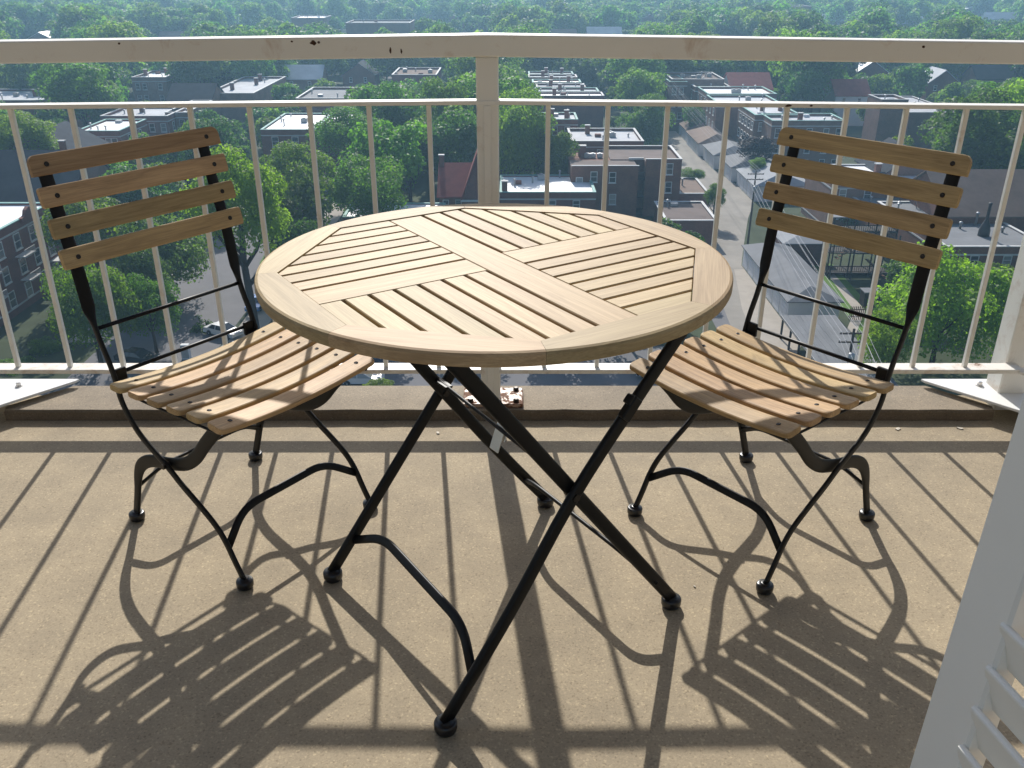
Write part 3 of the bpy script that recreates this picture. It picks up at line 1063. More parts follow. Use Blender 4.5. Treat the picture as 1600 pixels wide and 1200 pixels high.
def sheet(name, pts, mat, lift):
    me = mesh(name, [(x, y, ZG + lift) for x, y in pts], [tuple(range(len(pts)))], M[mat])
    me.update()
    if me.polygons[0].normal.z < 0:
        me.flip_normals()
    return struct(name, me)


# tree-lined street on the left, cross street at the tower's foot, alley on the right, yards
sheet('street', [(-47, 40), (-33.5, 40), (-33.5, 520), (-47, 520)], 'asphalt', 0.012)
sheet('cross_street', [(-200, 64), (32, 64), (32, 94), (-33.4, 94), (-33.4, 92), (-47.1, 92), (-47.1, 82), (-200, 82)], 'asphalt', 0.016)
sheet('alley', [(26, 94.01), (33.3, 94.01), (33.3, 124), (36.0, 134), (40.5, 150), (44.2, 161), (44.2, 176), (42.5, 190), (42.3, 236), (37.0, 236), (36.5, 205), (34.5, 165), (29.5, 128), (27.2, 110)], 'alley', 0.008)
sheet('alley_apron', [(24.5, 94.02), (26.0, 94.02), (29.4, 128), (34.4, 165), (36.4, 205), (34.6, 205), (29, 165), (25, 128)], 'asphalt', 0.004)
sheet('pavement', [(29.4, 86), (33.2, 94.1), (33.2, 122), (31.8, 122), (29.2, 106), (28.2, 94.1)], 'walk', 0.022)
sheet('yard', [(-33.4, 94.2), (24.3, 94.2), (24.3, 134), (-33.4, 134)], 'soil', 0.020)
for nm, x0, x1 in (('pavement', -51.5, -47.6), ('pavement', -32.9, -29.5)):
    pv = MB().box(x0, x1, 95.0, 420, ZG - 0.1, ZG + 0.13)
    struct(nm, pv.mesh(nm, M['walk']))
sheet('lawn', [gp(1268, 412), gp(1300, 412), gp(1352, 470), gp(1372, 520), gp(1345, 520), gp(1306, 470)], 'lawn', 0.024)
sheet('path', [gp(1290, 425), gp(1299, 423), gp(1352, 486), gp(1338, 520), gp(1322, 518), gp(1335, 486)], 'walk', 0.030)
sheet('lawn', [gp(405, 412), gp(520, 412), gp(505, 352), gp(440, 352)], 'lawn', 0.024)

# ------------------------------------------------------------------ windows
def window_meshes(wd, ht):
    f = MB()
    t, d = 0.10, 0.09
    f.box(-wd / 2, -wd / 2 + t, -d, 0.02, 0, ht).box(wd / 2 - t, wd / 2, -d, 0.02, 0, ht)
    f.box(-wd / 2 + t, wd / 2 - t, -d, 0.02, ht - t, ht).box(-wd / 2 + t, wd / 2 - t, -d, 0.02, 0, t)
    f.box(-wd / 2 + t, wd / 2 - t, -d + 0.01, 0.0, ht / 2 - 0.04, ht / 2 + 0.04)
    f.box(-wd / 2 - 0.08, wd / 2 + 0.08, -0.16, 0.02, -0.12, -0.002)
    p = MB().box(-wd / 2 + t, wd / 2 - t, -0.035, -0.015, t, ht - t)
    return f.mesh('window', M['win_frame']), p.mesh('pane', M['glass'])


WIN = {}


def add_window(parent, x, y, z, face_dir, wd=1.15, ht=1.75):
    """face_dir: 'S' towards the tower, 'E' or 'W'."""
    key = (wd, ht)
    if key not in WIN:
        WIN[key] = window_meshes(wd, ht)
    fm, pm__ = WIN[key]
    rz = {'S': 0, 'E': PI / 2, 'W': -PI / 2}[face_dir]
    o = obj('window', fm, parent, T(x, y, z) @ RZ(rz))
    obj('pane', pm__, o)


def chimney(parent, x, y, z, w_=0.9, d_=0.7, h_=1.6, mat='brick'):
    mb = MB().box(x - w_ / 2, x + w_ / 2, y - d_ / 2, y + d_ / 2, z - 0.2, z + h_)
    c = obj('chimney', mb.mesh('chimney', M[mat]), parent)
    cp = MB().box(x - w_ / 2 - 0.08, x + w_ / 2 + 0.08, y - d_ / 2 - 0.08, y + d_ / 2 + 0.08, z + h_ + 0.003, z + h_ + 0.15)
    obj('chimney_cap', cp.mesh('chimney_cap', M['coping']), c)


def unit(parent, x, y, z, s=1.0):
    mb = MB().cbox(x - 0.6 * s, x + 0.6 * s, y - 0.5 * s, y + 0.5 * s, z + 0.05, z + 0.9 * s, 0.05)
    mb.lathe([(0.35 * s, z + 0.9 * s), (0.35 * s, z + 1.0 * s), (0.1 * s, z + 1.02 * s)], 10, T(x, y, 0))
    obj('roof_unit', mb.mesh('roof_unit', M['metal_grey']), parent)


FOOT = []      # footprints, for keeping trees off


def flat_house(label, x0, x1, y0, y1, zr, wall='brick', roof='roof_grey', coping='coping', south=None, east=None, west=None, storeys=3, zf=None, par=0.45,
               chims=(), units=(), name='apartment_building', cat='building', group=None, wh=1.75, ww=1.15, sh=3.1):
    b = thing(name, label, cat, ((x0 + x1) / 2, y0, ZG), 0, group)
    ox, oy, oz = b.location
    h = zr - ZG
    L, R_, D = x0 - ox, x1 - ox, y1 - y0
    t = 0.3
    mb = MB()
    mb.box(L, R_, 0, t, -0.3, h).box(L, R_, D - t, D, -0.3, h).box(L, L + t, t, D - t, -0.3, h).box(R_ - t, R_, t, D - t, -0.3, h)
    obj('wall', mb.mesh('wall', M[wall]), b)
    rf = obj('roof', MB().box(L + t, R_ - t, t, D - t, h - par - 0.25, h - par).mesh('roof', M[roof]), b)
    cp = MB()
    e = 0.07
    cp.box(L - e, R_ + e, -e, t + e, h + 0.003, h + 0.11).box(L - e, R_ + e, D - t - e, D + e, h + 0.003, h + 0.11)
    cp.box(L - e, L + t + e, t + e, D - t - e, h + 0.003, h + 0.11).box(R_ - t - e, R_ + e, t + e, D - t - e, h + 0.003, h + 0.11)
    obj('coping', cp.mesh('coping', M[coping]), b)
    for fx, fy in chims:
        chimney(b, L + (R_ - L) * fx, D * fy, h - par)
    for fx, fy in units:
        unit(b, L + (R_ - L) * fx, D * fy, h - par)
    rr_ = random.Random(int(abs(x0) * 10 + y0))
    for _ in range(3 if R_ - L > 8 else 1):
        vx, vy, vh = rr_.uniform(L + 1, R_ - 1), rr_.uniform(1, D - 1), rr_.uniform(0.5, 1.1)
        obj('roof_vent', MB().lathe([(0.14, 0), (0.14, vh), (0.24, vh), (0.24, vh + 0.16), (0.08, vh + 0.25)], 8, T(vx, vy, h - par)).mesh('roof_vent', M['metal_grey']), b)
    if rr_.random() < 0.7:
        vx, vy = rr_.uniform(L + 1.5, R_ - 1.5), rr_.uniform(1.5, D - 1.5)
        obj('roof_hatch', MB().cbox(vx - 0.6, vx + 0.6, vy - 0.5, vy + 0.5, h - par + 0.01, h - par + 0.55, 0.05).mesh('roof_hatch', M[rr_.choice(('brick', 'metal_grey', 'white_wall'))]), b)
    if h > 6 and (south or west or east):
        sc = MB()
        for zz in (0.9, h - 1.15):
            sc.box(L - 0.05, R_ + 0.05, -0.05, -0.002, zz, zz + 0.22).box(L - 0.05, L - 0.002, 0, D, zz, zz + 0.22).box(R_ + 0.002, R_ + 0.05, 0, D, zz, zz + 0.22)
        obj('string_course', sc.mesh('string_course', M['coping']), b)
    for side, cols in (('S', south), ('E', east), ('W', west)):
        if not cols:
            continue
        for s in range(storeys):
            z = h - par - 1.0 - wh - s * sh
            if z < 0.4:
                break
            for f in cols:
                if side == 'S':
                    add_window(b, L + (R_ - L) * f, 0, z, 'S', ww, wh)
                elif side == 'E':
                    add_window(b, R_, D * f, z, 'E', ww, wh)
                else:
                    add_window(b, L, D * f, z, 'W', ww, wh)
    FOOT.append((x0, x1, y0, y1))
    return b


def by_roof(lpx, rpx, py, zr):
    a, c = survey(lpx, py, zr), survey(rpx, py, zr)
    return a.x, c.x, a.y


def fh(label, lpx, rpx, py, zr, depth, **kw):
    x0, x1, y0 = by_roof(lpx, rpx, py, zr)
    return flat_house(label, x0, x1, y0, y0 + depth, zr, **kw)


def gable_house(label, x0, x1, y0, y1, ze, zr, along='x', wall='brick', roof='roof_slate', south=None, storeys=2, name='house', cat='house', over=0.35, chims=(), group=None, cross=None):
    b = thing(name, label, cat, ((x0 + x1) / 2, y0, ZG), 0, group)
    ox = b.location.x
    L, R_, D = x0 - ox, x1 - ox, y1 - y0
    h, r = ze - ZG, zr - ZG
    mb = MB()
    if along == 'x':
        mb.add([(L, 0, -0.3), (R_, 0, -0.3), (R_, D, -0.3), (L, D, -0.3), (L, 0, h), (R_, 0, h), (R_, D, h), (L, D, h), (L, D / 2, r - 0.1), (R_, D / 2, r - 0.1)],
               [(0, 1, 5, 4), (2, 3, 7, 6), (1, 2, 6, 9, 5), (3, 0, 4, 8, 7)])
    else:
        mb.add([(L, 0, -0.3), (R_, 0, -0.3), (R_, D, -0.3), (L, D, -0.3), (L, 0, h), (R_, 0, h), (R_, D, h), (L, D, h), ((L + R_) / 2, 0, r - 0.1), ((L + R_) / 2, D, r - 0.1)],
               [(0, 1, 5, 8, 4), (2, 3, 7, 9, 6), (1, 2, 6, 5), (3, 0, 4, 7)])
    obj('wall', mb.mesh('wall', M[wall]), b)
    o = over
    rb = MB()
    tk = 0.18
    if along == 'x':
        sl = (r - h) / (D / 2)
        a = [(-o, h - sl * o), (D / 2, r), (D + o, h - sl * o), (D + o, h - sl * o + tk), (D / 2, r + tk), (-o, h - sl * o + tk)]
        rb.rings([[(L - o, y, z) for y, z in a], [(R_ + o, y, z) for y, z in a]])
    else:
        sl = (r - h) / ((R_ - L) / 2)
        m = (L + R_) / 2
        a = [(L - o, h - sl * o), (m, r), (R_ + o, h - sl * o), (R_ + o, h - sl * o + tk), (m, r + tk), (L - o, h - sl * o + tk)]
        rb.rings([[(x, -o, z) for x, z in a], [(x, D + o, z) for x, z in a]])
    obj('roof', rb.mesh('roof', M[roof]), b)
    for fx, fy in chims:
        chimney(b, L + (R_ - L) * fx, D * fy, (h + r) / 2, 0.8, 0.6, (r - h) / 2 + 1.4)
    if south:
        for s in range(storeys):
            z = h - 0.6 - 1.5 - 3.0 * s
            if z < 0.3:
                break
            for f in south:
                add_window(b, L + (R_ - L) * f, 0, z, 'S', 0.95, 1.5)
    FOOT.append((x0, x1, y0, y1))
    return b


def garage(label, x0, x1, y0, y1, ze, zr, wall='white_wall', roof='roof_grey', doors=3, hip=2.2, group=None):
    """A long hipped garage with its doors towards the alley on the left (x0) side."""
    b = thing('garage', label, 'garage', ((x0 + x1) / 2, y0, ZG), 0, group)
    ox = b.location.x
    L, R_, D = x0 - ox, x1 - ox, y1 - y0
    h, r = ze - ZG, zr - ZG
    obj('wall', MB().box(L, R_, 0, D, -0.2, h).mesh('wall', M[wall]), b)
    o = 0.35
    m = (L + R_) / 2
    q = MB()
    q.add([(L - o, -o, h + 0.004), (R_ + o, -o, h + 0.004), (R_ + o, D + o, h + 0.004), (L - o, D + o, h + 0.004), (m, hip, r), (m, D - hip, r), (L - o, -o, h + 0.12), (R_ + o, -o, h + 0.12), (R_ + o, D + o, h + 0.12), (L - o, D + o, h + 0.12)],
          [(3, 2, 1, 0), (0, 1, 7, 6), (1, 2, 8, 7), (2, 3, 9, 8), (3, 0, 6, 9), (6, 7, 4), (7, 8, 5, 4), (8, 9, 5), (9, 6, 4, 5)])
    obj('roof', q.mesh('roof', M[roof]), b)
    dw = min(2.6, D / doors * 0.78)
    for k in range(doors):
        yc = D * (k + 0.5) / doors
        mb = MB()
        for j in range(4):
            mb.box(L - 0.04, L + 0.02, yc - dw / 2, yc + dw / 2, 0.05 + j * 0.54, 0.05 + j * 0.54 + 0.51)
        obj('garage_door', mb.mesh('garage_door', M['door']), b)
    FOOT.append((x0, x1, y0, y1))
    return b


# ---- the brick block behind the table with its stair recess
x0, x1, y0 = by_roof(980, 1066, 249, -29.1)
xw0, xw1, yw0 = by_roof(893, 998, 259, -29.3)
bb = thing('apartment_building', 'dark brick block with brown flat roof and stair recess, behind the round table', 'building', (x0, y0, ZG))
hb = -29.1 - ZG
D_ = 12.0
xr = x0 + 3.2       # recess ends here
def rel(mb_args):
    a0, a1, b0, b1, c0, c1 = mb_args
    return (a0 - x0, a1 - x0, b0 - y0, b1 - y0, c0 - ZG, c1 - ZG)
mb = MB()
mb.box(*rel((xr, x1, y0, y0 + D_, ZG - 0.3, -29.6)))
mb.box(*rel((xw1 - 1.5, xr, y0 + 2.6, y0 + D_, ZG - 0.3, -29.6)))
mb.box(*rel((xw0, xw1, yw0, y0 + 9, ZG - 0.3, -29.75)))
mb.box(*rel((xr, x1, y0 - 0.001, y0 + 0.3, -29.6, -29.1))).box(*rel((x1 - 0.3, x1, y0 + 0.3, y0 + D_, -29.6, -29.1))).box(*rel((xw1 - 4, x1 - 0.3, y0 + D_ - 0.3, y0 + D_, -29.6, -29.1)))
mb.box(*rel((xw0, xw1 + 0.01, yw0 - 0.001, yw0 + 0.3, -29.75, -29.35)))
obj('wall', mb.mesh('wall', M['brick']), bb)
mb = MB()
mb.box(*rel((xr, x1 - 0.3, y0 + 0.3, y0 + D_ - 0.3, -29.598, -29.56))).box(*rel((xw1 - 4, xr - 0.01, y0 + 2.2, y0 + D_ - 0.3, -29.597, -29.55)))
mb.box(*rel((xw0, xw1, yw0 + 0.3, y0 + 2.19, -29.748, -29.70)))
obj('roof', mb.mesh('roof', M['roof_tar']), bb)
mb = MB()
for a in ((xr - 0.1, x1 + 0.07, y0 - 0.07, y0 + 0.35, -29.097, -29.0), (x1 - 0.35, x1 + 0.07, y0 + 0.35, y0 + D_ + 0.07, -29.097, -29.0), (xw1 - 4, x1 - 0.36, y0 + D_ - 0.35, y0 + D_ + 0.07, -29.097, -29.0),
          (xw0, xw1 + 0.1, yw0 - 0.07, yw0 + 0.33, -29.347, -29.25), (xw1 - 0.9, xr - 0.15, y0 + 1.8, y0 + 2.15, -29.5, -29.2)):
    mb.box(*rel(a))
obj('coping', mb.mesh('coping', M['coping']), bb)
for k in range(3):
    zf = hb - 3.1 * (k + 1) - 0.2
    mb = MB().box(xw1 - x0 + 0.1, xr - x0 - 0.1, -0.3, 2.55, zf, zf + 0.15)
    for i in range(8):
        xx = xw1 - x0 + 0.3 + i * (xr - xw1 - 0.6) / 7
        mb.box(xx - 0.03, xx + 0.03, -0.28, -0.22, zf + 0.15, zf + 1.1)
    mb.box(xw1 - x0 + 0.1, xr - x0 - 0.1, -0.3, -0.2, zf + 1.1, zf + 1.18)
    obj('stair_landing', mb.mesh('stair_landing', M['dark_wood']), bb)
    add_window(bb, x1 - x0 - 2.0, -0.002, zf + 0.75, 'S', 1.15, 1.9)
for px_, py_ in ((928, 276), (957, 277), (957, 311), (905, 285)):
    v_ = yw0
    xx = survey(px_, py_, -31.2).x
    u_ = (px_ - 800) / CAM_F
    # meet the facade plane y = yw0
    vv = (600 - py_) / CAM_F
    dy = math.cos(CAM_PITCH) + vv * math.sin(CAM_PITCH)
    kk = yw0 / dy
    add_window(bb, u_ * kk - x0, yw0 - y0 - 0.002, CAM_H + (-math.sin(CAM_PITCH) + vv * math.cos(CAM_PITCH)) * kk - ZG - 0.9, 'S', 1.15, 1.75)
for xx in (-4.2, -5.4, -6.4):
    unit(bb, xx, 4.5, hb - 0.6, 0.8)
chimney(bb, -7.2, 6.0, hb - 0.7, 1.3, 0.9, 1.8)
FOOT.append((xw0, x1, yw0, y0 + D_))
# ---- low tar roofs right of it along the alley
fh('brick garage annex with sunlit tan flat roof on the alley', 1062, 1109, 303, -35.0, 12.5, roof='roof_brown', name='flat_garage', cat='garage', par=0.15)
fh('low brick garage annex with dark brown flat roof right of the brick block', 1040, 1121, 345, -35.0, 12.0, roof='roof_tar', name='flat_garage', cat='garage', par=0.15)

# ---- white roof, red roof and flat roof seen over the far table edge
x0, x1, y0 = by_roof(781, 931, 301, -31.8)
flat_house('low building with white flat roof and one chimney, over the far table edge', x0, x1, y0, y0 + 12.5, -31.8, roof='roof_white', coping='coping_green', par=0.2, storeys=2, south=(0.55, 0.8), chims=((0.05, 0.12),), units=((0.45, 0.8),), wh=1.4)
x0, x1, y0 = by_roof(686, 772, 306, -32.0)
rh = gable_house('brick house with steep red tiled roof and pointed front gable beside the railing post', x0, x1, y0, y0 + 11.5, -32.0, -28.2, 'x', 'brick', 'roof_red', south=(0.12, 0.35), storeys=2, chims=((0.02, 0.45),))
cw = 4.6
cx_ = (x1 - x0) / 2 - cw / 2 - 0.2
zb, zp = -32.0 - ZG, -25.4 - ZG
mb = MB().add([(cx_ - cw / 2, -0.5, zb - 0.3), (cx_ + cw / 2, -0.5, zb - 0.3), (cx_, -0.5, zp), (cx_ - cw / 2, 5.6, zb - 0.3), (cx_ + cw / 2, 5.6, zb - 0.3), (cx_, 5.6, zp)], [(0, 1, 2), (5, 4, 3), (0, 2, 5, 3), (1, 4, 5, 2)])
obj('gable', mb.mesh('gable', M['brick']), rh)
mb = MB()
for s in (-1, 1):
    a = [(cx_ + s * (cw / 2 + 0.3), zb - 0.3 - 0.55), (cx_, zp + 0.06), (cx_, zp + 0.30), (cx_ + s * (cw / 2 + 0.5), zb - 0.3 - 0.45)]
    if s < 0:
        a.reverse()
    mb.rings([[(x, -0.75, z) for x, z in a], [(x, 5.7, z) for x, z in a]])
obj('gable_roof', mb.mesh('gable_roof', M['roof_red']), rh)
obj('cornice', MB().box(cx_ - cw / 2 - 0.4, cx_ + cw / 2 + 0.6, -0.85, -0.505, zb - 0.75, zb - 0.5).mesh('cornice', M['win_frame']), rh)
x0, x1, y0 = by_roof(535, 690, 340, -33.0)
flat_house('low pale-roofed building in front of the red-roofed house', x0, x1, y0, y0 + 8.5, -33.0, roof='roof_white', coping='coping_green', par=0.12, storeys=1, south=(0.2, 0.5))

# ---- houses further back in the middle
fh('brick building with pale grey roof and chimney, behind the brown-roofed block', 893, 1006, 221, -29.2, 14, roof='roof_pale', chims=((0.28, 0.75),), units=((0.55, 0.6), (0.62, 0.5)), south=(0.15, 0.4, 0.7))
for k, (py, l, r) in enumerate(((187, 838, 903), (150, 834, 944), (143, 836, 936), (136, 838, 915), (129, 832, 908), (121, 826, 902), (116, 826, 896))):
    fh('flat-roofed brick row house in the rank receding right of the railing post', l, r, py, -28.0, 6.8 if k else 9, roof=('roof_pale', 'roof_white', 'roof_pale')[k % 3], par=0.35, coping='coping' if k % 2 else 'coping_green',
       chims=((0.3, 0.5),) if k % 2 else ((0.75, 0.4), (0.4, 0.6)), south=(0.2, 0.45, 0.75) if k == 0 else None, name='row_house', cat='row house', group='row houses receding behind the post', storeys=2)
fh('brick building with bright white roof, left of the post above the round tree', 407, 492, 203, -28.0, 20, roof='roof_white', south=(0.25, 0.62), wh=1.9, ww=1.3, par=0.25, units=((0.6, 0.5),), coping='coping_green')
x0, x1, y0 = by_roof(492, 545, 196, -28.2)
flat_house('narrow brick wing with white roof adjoining the stepped white roof', x0 + 0.05, x1, y0 + 0.5, y0 + 16, -28.2, roof='roof_white', chims=((0.5, 0.8),), par=0.3)
fh('brick building with grey flat roof and red-brown edge, behind the white stepped roof', 462, 548, 154, -28.0, 20, roof='roof_grey', coping='coping', chims=((0.9, 0.5),))
fh('distant flat-roofed building with dusty pink roof left of the post', 612, 682, 117, -27.5, 18, roof='roof_brown', units=((0.2, 0.6), (0.8, 0.5)))

# ---- the long apartment rank on the right
apt_grp = None
fh('nearest apartment block of the long rank, pale roof with a dark box chimney', 1207, 1322, 189, -28.3, 9.5, wall='brick_grey', roof='roof_pale', coping='coping_green', south=(0.09, 0.3, 0.52, 0.75, 0.92), storeys=4, wh=1.9, chims=((0.42, 0.25),), units=((0.25, 0.5),))
x0, x1, y0 = by_roof(1180, 1252, 180, -28.3)
flat_house('second apartment block of the long rank, with bay windows over the purple plum tree', x0, x1, y0, y0 + 15, -28.3, wall='brick_grey', roof='roof_pale', coping='coping_green', south=(0.18,), west=(0.1, 0.28, 0.46, 0.64, 0.82), storeys=3, wh=1.8, ww=1.6, chims=((0.8, 0.6), (0.35, 0.5)))
FOOT.append((x0 - 6, x0, y0 - 5, y0 + 20))
fh('third apartment block of the long rank, green-edged pale roof', 1120, 1218, 160, -28.3, 12, wall='brick_grey', roof='roof_pale', coping='coping_green', west=(0.2, 0.5, 0.8), units=((0.6, 0.5),))
fh('fourth apartment block of the long rank, green-edged white roof', 1106, 1214, 147, -28.3, 14, wall='brick_grey', roof='roof_white', coping='coping_green', west=(0.2, 0.5, 0.8), south=(0.1,), units=((0.45, 0.4), (0.52, 0.4)))
fh('fifth apartment block of the long rank, white roof with two boxes', 1086, 1142, 136, -28.3, 12, wall='brick_grey', roof='roof_white', coping='coping', west=(0.3, 0.7), chims=((0.5, 0.5),))
fh('tall narrow apartment block at the far end of the rank', 1046, 1074, 128, -27.5, 14, wall='brick_grey', roof='roof_pale', coping='coping_green', south=(0.3, 0.7))
fh('farthest flat roof of the apartment rank with many vents', 1050, 1132, 124, -27.0, 16, wall='brick_grey', roof='roof_tar', units=((0.3, 0.5), (0.6, 0.4), (0.85, 0.6)))
x0, x1, y0 = by_roof(1142, 1170, 143, -29.5)
gable_house('house with white front gable and red roof behind the apartment rank', x0, x1 + 6, y0, y0 + 12, -29.0, -25.6, 'x', 'white_wall', 'roof_red')

# ---- garages along the alley
garage('small far garage with grey-brown hipped roof at the head of the alley row', 42.5, 50.5, 220, 232, -36.2, -34.4, roof='roof_brown', doors=3)
garage('long garage with brown hipped roof and dark doors beside the alley', 42.0, 50.5, 203, 218.5, -36.0, -34.2, roof='roof_brown', doors=5)
garage('white garage with grey hipped roof, third along the alley row', 42.6, 51.5, 189.5, 201, -36.0, -34.3, roof='roof_grey', doors=2)
garage('white garage with grey hipped roof behind the pole, fourth along the alley row', 43.6, 54.0, 177.5, 187.5, -36.0, -34.2, roof='roof_grey', doors=2)
garage('grey-roofed garage nearest the pole in the alley row', 44.3, 54.5, 161.5, 175.5, -36.0, -34.0, roof='roof_mid', doors=5)
x0, x1, y0 = by_roof(1226, 1291, 381, -35.6)
garage('dark brick garage with pale hipped roof, above the lawn behind the right chair', x0, x1, y0, y0 + 7, -35.6, -34.6, wall='brick', roof='roof_mid', doors=1)
garage('long garage with grey hipped roof and white doors, behind the right chair rods', 33.4, 39.6, 101, 124, -36.0, -34.7, roof='roof_grey', doors=7)
# flat carport, nearest
cpn = thing('carport', 'flat grey metal carport roof nearest the tower behind the right chair', 'carport', (34.3, 76, ZG))
mb = MB()
for i in range(9):
    mb.box(-3.1 + i * 0.69, -3.1 + i * 0.69 + 0.675, 0, 20.5, 2.70, 2.84 + 0.004 * (i % 2))
obj('roof', mb.mesh('roof', M['roof_grey']), cpn)
obj('wall', MB().box(0.4, 3.05, 0.2, 20.3, -0.1, 2.69).mesh('wall', M['brick']), cpn)
for i in range(7):
    obj('post', MB().box(-3.0, -2.8, 0.3 + i * 3.3, 0.5 + i * 3.3, -0.1, 2.69).mesh('post', M['dark_wood']), cpn)
obj('fascia', MB().box(-3.14, -3.102, -0.02, 20.5, 2.55, 2.86).mesh('fascia', M['metal_grey']), cpn)
FOOT.append((31, 37.5, 76, 97))

# ---- right-hand yards: white roof, grey roof with vents, brown gable, timber porches
x0, x1, y0 = by_roof(1300, 1496, 284, -30.5)
flat_house('building with broad bright white roof seen through the right chair back', x0, x1, y0, y0 + 13, -30.5, roof='roof_white', wall='brick_grey', par=0.15, storeys=2, south=(0.1, 0.3), chims=((0.48, 0.5),))
x0, x1, y0 = by_roof(1478, 1640, 386, -32.5)
gh = flat_house('house with grey rolled roof, black stack and small vents, right of the right chair', x0, x1, y0, y0 + 24, -32.5, roof='roof_grey', wall='brick', coping='coping', par=0.12, storeys=2, south=(0.3, 0.62), wh=1.3)
v0 = survey(1545, 372, -32.5)
gx, gy = v0.x - gh.location.x, v0.y - gh.location.y
mb = MB().lathe([(0.75, 0), (0.72, 0.9), (0.55, 1.6), (0.24, 2.3), (0.20, 2.4), (0.20, 4.4), (0.24, 4.4), (0.24, 4.6)], 14, T(gx, gy + 1.5, -32.5 - ZG - 0.2))
obj('stack', mb.mesh('stack', M['vent_black'], True), gh)
for vx, vy, hh in ((1524, 352, 1.9), (1500, 356, 0.9), (1566, 362, 0.7), (1498, 322, 0.7)):
    v0 = survey(vx, vy, -32.5)
    mb = MB().lathe([(0.16, 0), (0.16, hh), (0.26, hh), (0.26, hh + 0.22), (0.1, hh + 0.3)], 10, T(v0.x - gh.location.x, v0.y - gh.location.y, -32.5 - ZG - 0.3))
    obj('vent', mb.mesh('vent', M['metal_grey'], True), gh)
x0, x1, y0 = by_roof(1372, 1478, 336, -33.0)
flat_house('lower house with grey rolled roof between the porches and the vented roof', x0, x1 - 0.1, y0, y0 + 12, -33.0, roof='roof_grey', wall='brick', par=0.12, storeys=2, south=(0.2, 0.5, 0.8), wh=1.3)
x0, x1, y0 = by_roof(1500, 1640, 338, -30.5)
gable_house('house with broad brown shingle gable roof at the right edge', x0, x1 + 4, y0 + 4, y0 + 20, -31.5, -26.8, 'x', 'brick', 'roof_brown')
x0, x1, y0 = by_roof(1498, 1560, 305, -29.5)
gable_house('house with dark slate roof behind the brown gable roof', x0 - 4, x0 + 6, y0 + 18, y0 + 30, -30.5, -26.8, 'y', 'brick_grey', 'roof_slate')
# brick tower, and the low hall behind it
fh('square brown brick tower with pale cap standing among trees', 1378, 1420, 156, -26.0, 8, wall='brick_grey', roof='roof_pale', coping='coping', name='brick_tower', cat='tower')
fh('long low hall with grey roof right of the brick tower', 1422, 1500, 176, -29.5, 26, wall='brick_grey', roof='roof_pale', par=0.2)

# timber stair porches
pch = thing('timber_porch', 'dark timber back porches and stairs above the lawn, behind the right chair', 'porch', (*gp(1340, 432), ZG))
for lev in range(3):
    z = 0.4 + lev * 2.9
    obj('deck', MB().box(-4.5, 4.5, 0, 3.2, z, z + 0.16).mesh('deck', M['dark_wood']), pch)
    mb = MB()
    for yy in (0.03,):
        mb.box(-4.5, 4.5, yy, yy + 0.08, z + 1.0, z + 1.1).box(-4.5, 4.5, yy, yy + 0.06, z + 0.25, z + 0.32)
        for i in range(31):
            mb.box(-4.48 + i * 0.297, -4.43 + i * 0.297, yy + 0.01, yy + 0.06, z + 0.3, z + 1.0)
    obj('balustrade', mb.mesh('balustrade', M['dark_wood']), pch)
    mb = MB()
    for i in range(9):
        x_ = (-3.6 + i * 0.36) * (1 if lev % 2 else -1)
        mb.box(x_ - 0.2, x_ + 0.2, -1.15, -0.15, z - 0.4 + i * 0.32 - 0.02, z - 0.4 + i * 0.32 + 0.05)
    obj('stair', mb.mesh('stair', M['fence_wood']), pch)
for xx in (-4.4, -1.5, 1.5, 4.4):
    for yy in (-1.2, 0.1, 3.1):
        obj('post', MB().box(xx - 0.08, xx + 0.08, yy - 0.08, yy + 0.08, -0.1, 8.4 if yy > 0 else 6.2).mesh('post', M['dark_wood']), pch)
obj('roof', MB().box(-4.8, 4.8, -0.4, 3.5, 8.402, 8.55).mesh('roof', M['roof_grey']), pch)
FOOT.append((gp(1340, 432)[0] - 6, gp(1340, 432)[0] + 6, gp(1340, 432)[1] - 3, gp(1340, 432)[1] + 4))
sx_, sy_ = gp(1362, 480)
sb = thing('shed', 'small dark shed with grey lid roof between the porch and the lawn path', 'shed', (sx_, sy_, ZG))
obj('wall', MB().box(-1.1, 1.1, 0, 1.6, -0.05, 1.9).mesh('wall', M['dark_wood']), sb)
obj('roof', MB().box(-1.25, 1.25, -0.15, 1.75, 1.903, 2.02).mesh('roof', M['roof_grey']), sb)
fx_, fy_ = gp(1338, 500)
fe = thing('picket_fence', 'short brown picket fence across the end of the lawn path', 'fence', (fx_, fy_, ZG))
pk = MB().add([(-0.06, 0, 0), (0.06, 0, 0), (0.06, 0.03, 0), (-0.06, 0.03, 0), (-0.06, 0, 1.7), (0.06, 0, 1.7), (0.06, 0.03, 1.7), (-0.06, 0.03, 1.7), (0, 0, 1.85), (0, 0.03, 1.85)],
              [(0, 1, 5, 8, 4), (3, 7, 9, 6, 2), (1, 2, 6, 5), (0, 4, 7, 3), (4, 8, 9, 7), (5, 6, 9, 8)]).mesh('picket', M['fence_wood'])
for i in range(9):
    obj('picket', pk, fe, T(-0.9 + i * 0.225, 0, 0))
obj('fence_rail', MB().box(-1.05, 1.05, 0.032, 0.08, 0.4, 0.5).box(-1.05, 1.05, 0.032, 0.08, 1.3, 1.4).mesh('fence_rail', M['fence_wood']), fe)

